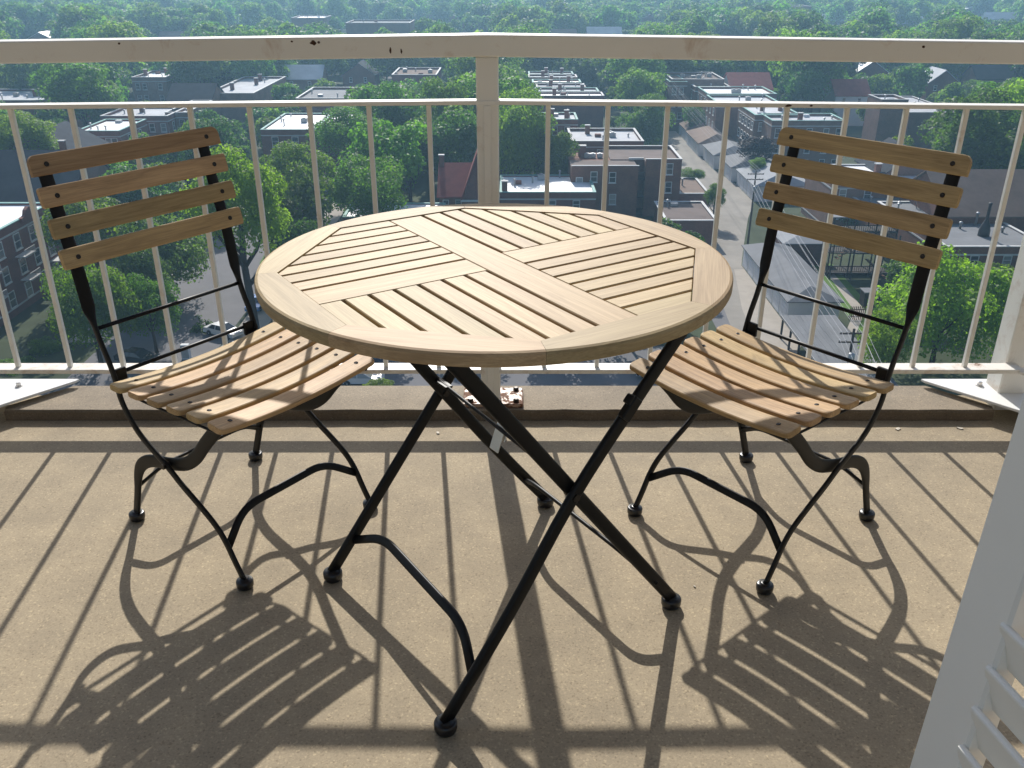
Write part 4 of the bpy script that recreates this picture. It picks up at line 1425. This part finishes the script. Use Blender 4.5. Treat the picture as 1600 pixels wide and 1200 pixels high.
# ---- left: apartment front along the street
lx = -61.7
la = flat_house('brick apartment block with white windows and balconies at the left edge', lx - 18, lx, 86, 118, -28.2, wall='brick', roof='roof_white', coping='coping_green', par=0.25,
                east=(0.30, 0.42, 0.55, 0.68, 0.80, 0.92), storeys=3, wh=2.0, ww=1.5)
for fy in (0.42, 0.68, 0.92):
    for lev in (4.0, 7.0):
        yb = 32 * fy
        mb = MB().box(9.003, 10.4, yb - 1.3, yb + 1.3, lev - 0.42, lev - 0.26)
        for i in range(10):
            mb.box(10.33, 10.38, yb - 1.25 + i * 0.275, yb - 1.21 + i * 0.275, lev - 0.26, lev + 0.5)
        mb.box(10.32, 10.39, yb - 1.28, yb + 1.28, lev + 0.5, lev + 0.56)
        obj('balcony', mb.mesh('balcony', M['coping']), la)
for fy in (0.35, 0.8):
    yb = 32 * fy
    mb = MB()
    a = [(yb - 2.2, 10.3), (yb + 2.2, 10.3), (yb + 2.2, 10.75), (yb + 1.2, 10.9), (yb + 0.8, 11.5), (yb, 11.8), (yb - 0.8, 11.5), (yb - 1.2, 10.9), (yb - 2.2, 10.75)]
    mb.rings([[(8.9, y, z) for y, z in a], [(9.35, y, z) for y, z in a]])
    obj('parapet_gable', mb.mesh('parapet_gable', M['brick']), la)
gable_house('house with dark slate gables beyond the apartment block at the left edge', -80, -62.5, 124, 142, -30, -24.2, 'x', 'brick_grey', 'roof_slate', chims=((0.8, 0.5),))
gable_house('smaller slate-roofed house behind the dark gables at the left edge', -90, -70, 150, 164, -30.5, -25.0, 'y', 'brick_grey', 'roof_slate')
x0, x1, y0 = by_roof(118, 186, 205, -28.5)
flat_house('brick row building with verdigris cornice and twin bays, behind the left chair top', x0, x1, y0, y0 + 14, -28.5, roof='roof_white', coping='coping_green', south=(0.25, 0.42, 0.72, 0.86), east=(0.3, 0.7), par=0.3, wh=2.0)
x0, x1, y0 = by_roof(150, 256, 184, -28.3)
flat_house('brick building with pale streaked roof right of the twin-bay row building', x0, x1, y0 + 2, y0 + 16, -28.3, roof='roof_pale', coping='coping', east=(0.2, 0.5, 0.8), south=(0.75, 0.92), chims=((0.4, 0.6),))
x0, x1, y0 = by_roof(256, 292, 176, -28.3)
flat_house('brown brick building end with tall white windows above the left chair', x0 + 0.2, x1, y0, y0 + 18, -28.3, roof='roof_pale', wall='brick_grey', south=(0.3, 0.72), east=(0.3, 0.7))
x0, x1, y0 = by_roof(0, 75, 157, -28.5)
flat_house('broad low building with pale sheeted roof at the far left', x0 - 20, x1, y0, y0 + 20, -28.5, roof='roof_pale', chims=((0.75, 0.5), (0.9, 0.3)), units=((0.6, 0.5), (0.7, 0.7)))
fh('red-brown brick corner building with white parapet, between trees far left', 205, 259, 121, -27.5, 16, wall='brick_grey', roof='roof_white', south=(0.15, 0.35, 0.8), east=(0.3, 0.7), chims=((0.1, 0.5), (0.6, 0.7)))
x0, x1, y0 = by_roof(258, 326, 158, -28.5)
gable_house('building with dark mansard roof and corner turret roofs, above the left chair', x0, x1, y0, y0 + 14, -29.5, -25.5, 'x', 'brick_grey', 'roof_slate')
fh('long building with streaked white roof and chimneys right of the mansard roof', 322, 396, 146, -28.0, 34, wall='brick_grey', roof='roof_pale', chims=((0.3, 0.3), (0.6, 0.6), (0.5, 0.85)))
fh('distant grey block in the haze left of the post', 540, 640, 36, -22.0, 20, wall='brick_grey', roof='roof_grey')
fh('distant low building with glaring white roof in the far canopy', 455, 506, 28, -24.0, 20, roof='roof_white', wall='brick_grey')
fh('distant pale house roof deep in the left canopy', 158, 196, 50, -27.0, 14, roof='roof_white', wall='brick_grey')
fh('distant pale building at the upper right in the far canopy', 1206, 1268, 10, -22.0, 20, roof='roof_pale', wall='brick_grey')

FARH = [(62, 60, 14, 'roof_white'), (268, 60, 12, 'roof_brown'), (384, 34, 18, 'roof_pale'), (690, 24, 20, 'roof_pale'), (880, 56, 12, 'roof_brown'), (945, 52, 16, 'roof_pale'), (1016, 30, 16, 'roof_grey'),
        (1150, 66, 12, 'roof_slate'), (1302, 30, 16, 'roof_white'), (1364, 108, 10, 'roof_white'), (1334, 143, 9, 'roof_red'), (1420, 34, 18, 'roof_pale'), (1530, 13, 20, 'roof_white'), (1570, 27, 20, 'roof_pale'),
        (1560, 118, 12, 'roof_slate'), (1476, 124, 9, 'roof_pale'), (745, 46, 14, 'roof_brown'), (470, 118, 12, 'roof_pale'), (560, 112, 10, 'roof_slate')]
for i, (px_, py_, wd_, rm_) in enumerate(FARH):
    p_ = survey(px_, py_, -30.0)
    gable_house('distant house with a low gabled roof showing between far tree crowns', p_.x - wd_ / 2, p_.x + wd_ / 2, p_.y, p_.y + 10, -31.0, -27.6, 'x' if i % 3 else 'y', ('brick', 'white_wall', 'brick_grey')[i % 3], rm_, south=(0.25, 0.7), group='distant houses among the trees', storeys=1)

# ------------------------------------------------------------------ poles, wires, street lamp
def utility_pole(label, x, y, h, arms=(0.4, 1.2)):
    t = thing('utility_pole', label, 'utility pole', (x, y, ZG))
    obj('pole', MB().tube([(0, 0, -0.2), (0.03, 0, h * 0.5), (0, 0, h)], [0.16, 0.14, 0.11], 10).mesh('pole', M['pole_wood'], True), t)
    for a in arms:
        mb = MB().box(-1.2, 1.2, -0.15, -0.03, h - a - 0.06, h - a + 0.06)
        arm = obj('crossarm', mb.mesh('crossarm', M['pole_wood']), t)
        for xx in (-1.1, -0.6, 0.6, 1.1):
            obj('insulator', MB().lathe([(0.05, 0), (0.07, 0.06), (0.05, 0.14), (0.02, 0.16)], 8, T(xx, -0.09, h - a + 0.06)).mesh('insulator', M['metal_grey']), arm)
    obj('transformer', MB().lathe([(0.26, 0), (0.28, 0.05), (0.28, 0.8), (0.2, 0.9)], 12, T(0.0, -0.42, h - 3.0)).mesh('transformer', M['metal_grey'], True), t)
    return t


ax, ay = gp(1167, 391)
utility_pole('tall utility pole beside the alley, left of the right chair back', ax, ay, 12.0)
bx_, by_ = 31.0 * 0.955, 71.5
utility_pole('nearer utility pole with two crossarms over the carport roof', bx_, by_, 11.2)
cx2, cy2 = 41.8, 262.0
utility_pole('far utility pole at the end of the alley', cx2, cy2, 12.0)
for k, (dx, dz) in enumerate(((-1.1, 0.40), (-0.6, 0.40), (0.6, 0.40), (1.1, 0.40), (-1.1, 1.2), (1.1, 1.2))):
    mb = MB()
    for (p, hp, q, hq) in (((ax, ay), 12.0, (bx_, by_), 11.2), ((cx2, cy2), 12.0, (ax, ay), 12.0), ((bx_, by_), 11.2, (bx_ - 4, 40), 11.0)):
        pts = []
        for i in range(13):
            f = i / 12
            sag = -4 * f * (1 - f) * 0.9
            pts.append((p[0] + (q[0] - p[0]) * f + dx, p[1] + (q[1] - p[1]) * f - 0.09, ZG + (hp - dz + 0.2) * (1 - f) + (hq - dz + 0.2) * f + sag))
        mb.tube(pts, 0.016, 4, False)
    tag(obj('power_line', mb.mesh('power_line', M['wire'])), 'thin power lines strung between the utility poles along the alley', 'power line', 'power lines along the alley')

# ------------------------------------------------------------------ vehicles
WHEEL = MB().lathe([(0.20, -0.11), (0.31, -0.11), (0.335, -0.06), (0.335, 0.06), (0.31, 0.11), (0.20, 0.11)], 14, Matrix.Rotation(PI / 2, 4, 'Y')).mesh('tyre', M['tyre'], True)
RIM = MB().lathe([(0.06, -0.112), (0.2, -0.105), (0.2, 0.105), (0.06, 0.112)], 14, Matrix.Rotation(PI / 2, 4, 'Y')).mesh('rim', M['metal_grey'], True)


def parked_car(label, x, y, rz, paint, suv=False, group='cars parked along the streets'):
    t = thing('parked_car', label, 'car', (x, y, ZG + 0.02), rz, group)
    hr = 1.72 if suv else 1.46
    L = 2.3
    prof = [(-L, 0.35), (-L, 0.72), (-L + 0.12, 0.84), (-1.35, 0.92), (-1.15, 0.95), (1.45, 0.98), (2.05, 0.95), (L, 0.88), (L, 0.35)]
    wds = [(-0.82, -0.1), (-0.9, 0.0), (0.9, 0.0), (0.82, -0.1)]
    rings = []
    for wv, dz in wds:
        rings.append([(wv, yy * (1 if abs(wv) > 0.85 else 0.985), zz + (dz * 0.5 if zz > 0.5 else -dz * 0.4)) for yy, zz in prof])
    obj('body', MB().rings(rings).mesh('body', M[paint]), t)
    cab0 = [(-1.15, 0.94), (1.75 if suv else 1.55, 0.97), (1.45 if suv else 0.95, hr - 0.05), (-0.35, hr - 0.05)]
    rings = [[(s * (0.86 if zz < 1 else 0.70), yy, zz) for yy, zz in cab0] for s in (-1, 1)]
    obj('glasshouse', MB().rings(rings).mesh('glasshouse', M['glass']), t)
    obj('roof', MB().cbox(-0.70, 0.70, -0.37, 1.47 if suv else 0.97, hr - 0.048, hr, 0.02).mesh('roof', M[paint]), t)
    mb = MB()
    for s in (-1, 1):
        for y0_, y1_, z1_ in ((-1.15, -0.35, hr - 0.05), (0.35, 0.35, hr - 0.05), (1.55 if not suv else 1.75, 0.95 if not suv else 1.45, hr - 0.05)):
            a, b_ = Vector((s * 0.872, y0_, 0.95)), Vector((s * 0.712, y1_, z1_))
            mb.tube([a, b_], 0.045, 5)
    obj('pillars', mb.mesh('pillars', M[paint]), t)
    for sx in (-1, 1):
        for yy in (-1.4, 1.42):
            wv = obj('wheel', WHEEL, t, T(sx * 0.82, yy, 0.335))
            obj('rim', RIM, wv)
        obj('headlight', MB().cbox(sx * 0.6 - 0.2, sx * 0.6 + 0.2, -L - 0.02, -L + 0.1, 0.62, 0.75, 0.02).mesh('headlight', M['steel']), t)
        obj('tail_light', MB().cbox(sx * 0.66 - 0.14, sx * 0.66 + 0.14, L - 0.08, L + 0.02, 0.66, 0.84, 0.02).mesh('tail_light', M['roof_red']), t)
    FOOT.append((x - 2, x + 2, y - 3, y + 3))
    return t


cxy = gp(216, 566)
parked_car('dark parked car in the tree shade left of the left chair post', cxy[0], cxy[1], math.radians(75), 'car_darkgrey')
cxy = gp(356, 524)
parked_car('white parked car on the street behind the left chair rods', cxy[0] - 0.5, cxy[1], math.radians(62), 'car_white')
cxy = gp(392, 494)
parked_car('bright blue parked car beside the tree trunk behind the left chair', cxy[0], cxy[1] + 3, 0.0, 'car_blue')
cxy = gp(571, 570)
parked_car('navy blue parked car below the rail between left chair and table', cxy[0], cxy[1], math.radians(88), 'car_navy', True)
cxy = gp(566, 599)
parked_car('white parked car just past the slab edge between left chair and table', cxy[0], cxy[1], math.radians(90), 'car_white')
cxy = gp(1012, 588)
parked_car('silver parked car below the rail right of the table', cxy[0] + 1, cxy[1], math.radians(86), 'car_silver')
cxy = gp(404, 556)
parked_car('grey parked car below the rail behind the left chair seat', cxy[0] - 2, cxy[1], math.radians(85), 'car_silver')
ux, uy = gp(292, 560)
ub = thing('utility_box', 'pale utility cabinet on the corner behind the left chair', 'cabinet', (ux, uy, ZG))
obj('cabinet', MB().cbox(-0.45, 0.45, -0.3, 0.3, -0.05, 1.7, 0.03).mesh('cabinet', M['white_wall']), ub)
obj('door', MB().cbox(-0.40, 0.40, -0.315, -0.303, 0.12, 1.6, 0.004).mesh('door', M['metal_grey']), ub)

# ================================================================== TREES
def leaf_mesh(name, n, leaf, seed, mat, blobs=26, flat=0.86, drop=0.0):
    """A crown of unit radius: leaf clumps spread through lobes of differing size, with gaps between them."""
    r = np.random.default_rng(seed)
    cs = []
    while len(cs) < blobs:
        p = r.normal(size=3)
        p /= np.linalg.norm(p)
        p *= r.uniform(0.45, 0.80)
        p[2] = p[2] * flat
        if p[2] < -0.62:
            continue
        cs.append((p, r.uniform(0.22, 0.42)))
    cs.append((np.zeros(3), 0.55))
    wts = np.array([c[1] ** 2 for c in cs])
    idx = r.choice(len(cs), size=n, p=wts / wts.sum())
    cc = np.array([c[0] for c in cs])[idx]
    rad = np.array([c[1] for c in cs])[idx]
    d = r.normal(size=(n, 3))
    d /= np.linalg.norm(d, axis=1)[:, None]
    d[:, 2] = np.where(r.random(n) < 0.55, np.abs(d[:, 2]), d[:, 2])
    rr2 = rad * r.uniform(0.72, 1.10, n)
    p = cc + d * rr2[:, None] * np.array([1, 1, 0.85])
    nrm = d * 0.9 + r.normal(size=(n, 3)) * 0.55 + np.array([0, 0, 0.25])
    nrm /= np.linalg.norm(nrm, axis=1)[:, None]
    a = np.cross(nrm, r.normal(size=(n, 3)))
    a /= np.linalg.norm(a, axis=1)[:, None]
    b = np.cross(nrm, a)
    s = leaf * r.uniform(0.6, 1.35, n)[:, None]
    k = r.uniform(0.55, 1.0, (n, 4))
    bend = nrm * s * 0.22
    V = np.empty((n, 4, 3))
    V[:, 0] = p - a * s * k[:, :1]
    V[:, 1] = p - b * s * 0.75 * k[:, 1:2] + bend
    V[:, 2] = p + a * s * k[:, 2:3]
    V[:, 3] = p + b * s * 0.75 * k[:, 3:4] + bend
    me = bpy.data.meshes.new(name)
    me.vertices.add(4 * n)
    me.vertices.foreach_set("co", V.reshape(-1))
    me.loops.add(4 * n)
    me.loops.foreach_set("vertex_index", np.arange(4 * n, dtype=np.int32))
    me.polygons.add(n)
    me.polygons.foreach_set("loop_start", np.arange(0, 4 * n, 4, dtype=np.int32))
    me.materials.append(M[mat])
    me.update(calc_edges=True)
    return me


def trunk_mesh(seed):
    """A trunk from 0 to 1 with limbs reaching into a crown that is centred at 1 (unit = crown base height)."""
    r = random.Random(seed)
    mb = MB()
    mb.tube([(0, 0, -0.02), (0.01, 0.0, 0.25), (-0.01, 0.015, 0.6), (0.015, 0, 0.95)], [0.052, 0.036, 0.030, 0.018], 8)
    for i in range(6):
        a = i * 2 * PI / 6 + r.uniform(-0.4, 0.4)
        z = r.uniform(0.42, 0.7)
        q = r.uniform(0.20, 0.36)
        mb.tube([(0, 0, z), (math.cos(a) * q * 0.45, math.sin(a) * q * 0.45, z + 0.12), (math.cos(a) * q, math.sin(a) * q, z + 0.34 + r.uniform(0, 0.1))], [0.020, 0.014, 0.006], 5, False)
    return mb.mesh('trunk', M['bark'], True)


TRUNK = [trunk_mesh(s) for s in (1, 2, 3)]
NEAR = {m: [leaf_mesh('crown', 15000, 0.036, 10 + i, 'leaf_' + m, 30) for i in range(2)] for m in ('bright', 'mid')}
NEAR['dark'] = [leaf_mesh('crown', 13000, 0.040, 21, 'leaf_dark', 30)]
NEAR['purple'] = [leaf_mesh('crown', 4000, 0.07, 31, 'leaf_purple', 20)]
MID = {m: [leaf_mesh('crown', 5200, 0.060, 40 + 7 * i + len(m), 'leaf_' + m, 24) for i in range(3)] for m in ('bright', 'mid', 'dark')}
FAR = {m: [leaf_mesh('crown', 1500, 0.105, 80 + 5 * i + len(m), 'leaf_' + m, 16) for i in range(2)] for m in ('bright', 'mid', 'dark')}
TREES = 0


def tree(label, x, y, zc, r, rz_, meshes, group=None, name='tree', seed=0):
    """Crown centred at height zc (world), horizontal radius r, vertical radius rz_."""
    global TREES
    TREES += 1
    rnd = random.Random(seed * 7919 + 13)
    t = thing(name, label, 'tree' if name != 'bush' else 'bush', (x, y, ZG), rnd.uniform(0, 2 * PI), group)
    h = zc - ZG
    tk = obj('trunk', TRUNK[seed % 3], t)
    tk.scale = (max(h, r * 1.2) * 0.8, max(h, r * 1.2) * 0.8, h)
    cr = obj('crown', meshes[seed % len(meshes)], t)
    cr.location = (0, 0, h)
    cr.scale = (r, r * rnd.uniform(0.9, 1.1), rz_)
    return t


def tree_px(label, px, py_c, D, r_px, rz_px, meshes, name='tree', seed=0, group=None):
    """Place a crown from its picture centre, its distance and its half extents in the picture."""
    u, v = (px - 800) / CAM_F, (600 - py_c) / CAM_F
    dy = math.cos(CAM_PITCH) + v * math.sin(CAM_PITCH)
    k = D / dy
    x, z = u * k, CAM_H + (-math.sin(CAM_PITCH) + v * math.cos(CAM_PITCH)) * k
    fw = D * math.cos(CAM_PITCH) - (z - CAM_H) * math.sin(CAM_PITCH)
    FOOT.append((x - 4, x + 4, D - 4, D + 4))
    return tree(label, x, D, z, r_px / CAM_F * fw, rz_px / CAM_F * fw, meshes, group, name, seed)


tree_px('big bright green street tree with forked dark trunk right of the left chair back', 372, 318, 95, 82, 100, NEAR['bright'], seed=1)
tree_px('bright green bushy tree against the brick block, left edge below the chair slats', 138, 474, 88, 78, 96, NEAR['bright'], seed=2)
tree_px('dark shade tree leaning over the street beside the bright bushy tree', 222, 430, 101, 50, 62, NEAR['dark'], seed=28)
tree_px('dark green tree in front of the street, above the dark parked car', 232, 480, 92, 48, 62, NEAR['mid'], seed=29)
tree_px('round green shrub at the foot of the brick block, far left', 70, 545, 93, 28, 24, NEAR['mid'], 'bush', seed=30)
tree_px('low light green shrub at the lower left corner behind the rail', 22, 578, 88, 32, 22, NEAR['bright'], 'bush', seed=3)
tree_px('dark shade tree over the street behind the left chair slats', 250, 392, 109, 78, 80, NEAR['dark'], seed=4)
tree_px('mid green street tree behind the left chair top slat', 225, 320, 140, 80, 62, NEAR['mid'], seed=5)
tree_px('dense round green tree between the bright tree and the railing post', 577, 296, 128, 72, 68, NEAR['mid'], seed=6)
tree_px('light green tree in front of the white stepped roof building', 462, 270, 134, 62, 60, NEAR['bright'], seed=7)
tree_px('dark tree in front of the round green tree above the table edge', 470, 396, 106, 60, 75, NEAR['dark'], seed=8)
tree_px('dark green tree behind the round tree, left of the post', 545, 210, 160, 60, 50, NEAR['mid'], seed=9)
tree_px('tall dark tree directly left of the railing post', 700, 195, 172, 52, 85, NEAR['dark'], seed=10)
tree_px('broad dark oak right of the railing post above the white roof', 812, 215, 162, 66, 85, NEAR['mid'], seed=11)
tree_px('dark tree at the left corner of the brick block', 868, 245, 158, 42, 52, NEAR['dark'], seed=12)
tree_px('full bright green maple right of the right chair', 1476, 478, 88, 112, 108, NEAR['bright'], seed=13)
tree_px('lower bright green tree between the maple and the picket fence', 1385, 530, 82, 48, 62, NEAR['bright'], seed=14)
tree_px('tall dark green tree at the right edge above the brown gable', 1530, 215, 150, 92, 82, NEAR['dark'], seed=15)
tree_px('purple-leaved plum tree in front of the apartment bays', 1178, 232, 180, 34, 26, NEAR['purple'], seed=16)
tree_px('small yellow-green shrub beside the garages', 1184, 256, 172, 16, 11, NEAR['bright'], 'bush', seed=17)
tree_px('round green tree between the alley garages and the apartment rank', 1092, 184, 226, 30, 26, MID['mid'], seed=18)
tree_px('dark tree mass left of the alley head', 1012, 190, 205, 44, 52, NEAR['dark'], seed=19)
tree_px('green shrub on the alley edge by the tan garage roof', 1080, 272, 166, 22, 13, NEAR['mid'], 'bush', seed=20)
tree_px('dark green shrub beside the brown garage roof on the alley', 1118, 306, 146, 17, 22, NEAR['mid'], 'bush', seed=21)
tree_px('small leafy sapling at the edge of the sunlit street behind the left chair', 320, 510, 99, 24, 24, [leaf_mesh('crown', 420, 0.14, 71, 'leaf_dark', 12)], seed=22)
tree_px('dark street tree behind the bright street tree', 330, 235, 150, 55, 55, NEAR['dark'], seed=24)
tree_px('dark tree at the far left over the slate gables', 40, 215, 150, 55, 45, NEAR['mid'], seed=25)
tree_px('small green tree below the table edge beside the post foot', 590, 604, 78, 24, 14, MID['mid'], 'bush', seed=26)
tree_px('green tree behind the porches and the grey roof', 1450, 300, 133, 26, 18, MID['mid'], seed=27)

# picture areas that scattered trees must leave open, each with the distance of what shows there
CLEAR = [(1060, 215, 1250, 330, 235), (1110, 280, 1230, 600, 175), (893, 195, 1068, 345, 185), (780, 268, 932, 345, 152), (684, 238, 770, 330, 146), (535, 316, 690, 350, 138),
         (832, 112, 945, 192, 265), (406, 166, 545, 245, 180), (462, 128, 548, 156, 220), (612, 104, 684, 120, 290), (1046, 118, 1325, 240, 230), (1046, 118, 1140, 160, 262),
         (1230, 190, 1320, 262, 186), (1290, 240, 1500, 300, 152), (1370, 150, 1500, 180, 250), (1376, 150, 1424, 215, 222), (1365, 300, 1600, 390, 130), (1500, 268, 1600, 345, 150),
         (0, 290, 75, 520, 110), (0, 240, 60, 310, 145), (110, 178, 190, 232, 178), (150, 170, 292, 200, 195), (0, 134, 78, 160, 230), (204, 112, 262, 152, 258), (256, 136, 328, 162, 245), (320, 112, 398, 150, 250),
         (240, 420, 405, 575, 200), (535, 28, 640, 48, 700), (452, 20, 508, 34, 780), (1140, 122, 1200, 145, 240), (1200, 360, 1350, 600, 140)]


for px_, py_, wd_, rm_ in FARH:
    p_ = survey(px_, py_, -30.0)
    hw_ = wd_ * 0.5 / p_.y * CAM_F
    CLEAR.append((px_ - hw_, py_ - 6, px_ + hw_, py_ + 4, p_.y))


def blocked(x, y, zc, r, rv):
    if -48.5 - r * 0.35 < x < -32 + r * 0.35 and y < 250:
        return True
    if 26 - r * 0.3 < x < 43 + r * 0.2 and y < 232:
        return True
    for a, b, c, d in FOOT:
        if a - r * 0.55 < x < b + r * 0.55 and c - r * 0.55 < y < d + r * 0.55:
            return True
    cx__, cyb = pix((x, y, zc - rv))
    _, cyt = pix((x, y, zc + rv))
    fw = y * math.cos(CAM_PITCH) - (zc - CAM_H) * math.sin(CAM_PITCH)
    hw = r / fw * CAM_F * 0.85
    for a, b, c, d, dist in CLEAR:
        if y < dist and cx__ + hw > a and cx__ - hw < c and cyb - 0.15 * (cyb - cyt) > b and cyt < d - 0.1 * (cyb - cyt):
            return True
    return False


rt = random.Random(5)
cand = []
y = 98.0
while y < 470:
    step = 8.0 if y < 220 else 9.5
    half = 0.64 * y + 14
    x = -half
    while x < half:
        cand.append((x + rt.uniform(-3.5, 3.5), y + rt.uniform(-3.5, 3.5)))
        x += step
    y += step
spots = []
for x, y in cand:
    for attempt in range(4):
        r = rt.uniform(6.0, 9.5) * (1 - 0.22 * attempt)
        rv = r * rt.uniform(0.85, 1.15)
        zc = ZG + rt.uniform(4.5, 9.5) * (1 - 0.22 * attempt) + rv * 0.75
        if not blocked(x, y, zc, r, rv):
            spots.append((x, y, zc, r, rv))
            break
spots.sort(key=lambda s: s[1] / s[3])
N_IND = 262
KIND = (('bright', 'light green leafy tree in the canopy among the rooftops beyond the railing'), ('mid', 'mid green leafy tree in the canopy among the rooftops beyond the railing'),
        ('dark', 'dark green leafy tree in the canopy among the rooftops beyond the railing'))
for i, (x, y, zc, r, rv) in enumerate(spots[:N_IND]):
    km, lab = KIND[rt.choices((0, 1, 2), (0.25, 0.45, 0.30))[0]]
    tree(lab, x, y, zc, r, rv, MID[km], 'trees of the canopy beyond the railing', 'tree', 100 + i)
rest = [s for s in spots[N_IND:]]

# the wood beyond: one mass of crowns instanced on points
y = 470.0
while y < 2600:
    step = 11.5 if y < 800 else (15 if y < 1400 else 24)
    half = 0.66 * y + 20
    x = -half
    while x < half:
        r = rt.uniform(5.5, 11.5) * (1 if y < 1400 else 1.4)
        hill = 0.0
        s_ = (x + rt.uniform(-5, 5), y + rt.uniform(-5, 5), ZG + hill + rt.uniform(5, 13), r, r * 0.95)
        u_, v_ = pix(s_[:3])
        hw_ = r / y * CAM_F * 0.8
        if not any(a - hw_ < u_ < c + hw_ and b < v_ < d + hw_ and s_[1] < dist for a, b, c, d, dist in CLEAR if dist > 280):
            rest.append(s_)
        x += step
    y += step
pts = np.array(rest)
me = bpy.data.meshes.new('forest')
me.vertices.add(len(rest))
me.vertices.foreach_set("co", pts[:, :3].astype(np.float32).reshape(-1))
for nm, arr in (('rad', pts[:, 3]), ('rot', RNG.uniform(0, 6.28, len(rest)))):
    at_ = me.attributes.new(nm, 'FLOAT', 'POINT')
    at_.data.foreach_set("value", arr.astype(np.float32))
at_ = me.attributes.new('pick', 'INT', 'POINT')
at_.data.foreach_set("value", RNG.integers(0, 6, len(rest)).astype(np.int32))
me.update()
fo = obj('forest', me)
tag(fo, 'far wood of merged green crowns fading blue towards the horizon', 'forest', None, 'stuff')
ng = bpy.data.node_groups.new('forest_crowns', 'GeometryNodeTree')
ng.interface.new_socket('Geometry', in_out='INPUT', socket_type='NodeSocketGeometry')
ng.interface.new_socket('Geometry', in_out='OUTPUT', socket_type='NodeSocketGeometry')
gi, go = ng.nodes.new('NodeGroupInput'), ng.nodes.new('NodeGroupOutput')
iop = ng.nodes.new('GeometryNodeInstanceOnPoints')
# one small source crown object of each kind stands as a real tree of the wood's near edge
g2i = ng.nodes.new('GeometryNodeGeometryToInstance')
srcs = [m for k in ('bright', 'mid', 'dark') for m in FAR[k]]
src_y = 474.0
for i, sm in enumerate(srcs):
    so = obj('crown_source', sm)
    so.location = (-150 + 60 * i, src_y, ZG + 9)
    so.scale = (7, 7, 6.5)
    so.name = 'distant_tree'
    tag(so, 'light rounded crown at the near edge of the far wood', 'tree', 'crowns at the near edge of the wood')
    oi = ng.nodes.new('GeometryNodeObjectInfo')
    oi.transform_space = 'ORIGINAL'
    oi.inputs['Object'].default_value = so
    oi.inputs['As Instance'].default_value = True
    ng.links.new(oi.outputs['Geometry'], g2i.inputs[0])
def nattr(name, typ):
    n = ng.nodes.new('GeometryNodeInputNamedAttribute')
    n.data_type = typ
    n.inputs['Name'].default_value = name
    return n.outputs[0]
cmb = ng.nodes.new('ShaderNodeCombineXYZ')
ng.links.new(nattr('rot', 'FLOAT'), cmb.inputs[2])
ng.links.new(gi.outputs[0], iop.inputs['Points'])
ng.links.new(g2i.outputs[0], iop.inputs['Instance'])
iop.inputs['Pick Instance'].default_value = True
ng.links.new(nattr('pick', 'INT'), iop.inputs['Instance Index'])
ng.links.new(cmb.outputs[0], iop.inputs['Rotation'])
ng.links.new(nattr('rad', 'FLOAT'), iop.inputs['Scale'])
ng.links.new(iop.outputs[0], go.inputs[0])
md = fo.modifiers.new('crowns', 'NODES')
md.node_group = ng

# ================================================================== HAZE
hz = MB().box(-3500, 3500, -40, 5200, ZG - 1.0, 14.0)
hm = bpy.data.materials.new("haze_air")
hm.use_nodes = True
ht = hm.node_tree
for n in list(ht.nodes):
    if n.type != 'OUTPUT_MATERIAL':
        ht.nodes.remove(n)
pv = ht.nodes.new("ShaderNodeVolumePrincipled")
pv.inputs["Color"].default_value = (0.42, 0.72, 1.0, 1)
pv.inputs["Density"].default_value = 0.0005
pv.inputs["Anisotropy"].default_value = 0.45
ht.links.new(pv.outputs[0], ht.nodes["Material Output"].inputs["Volume"])
ho = obj('haze', hz.mesh('haze', hm))
tag(ho, 'pale summer haze over the whole view', 'haze', None, 'stuff')
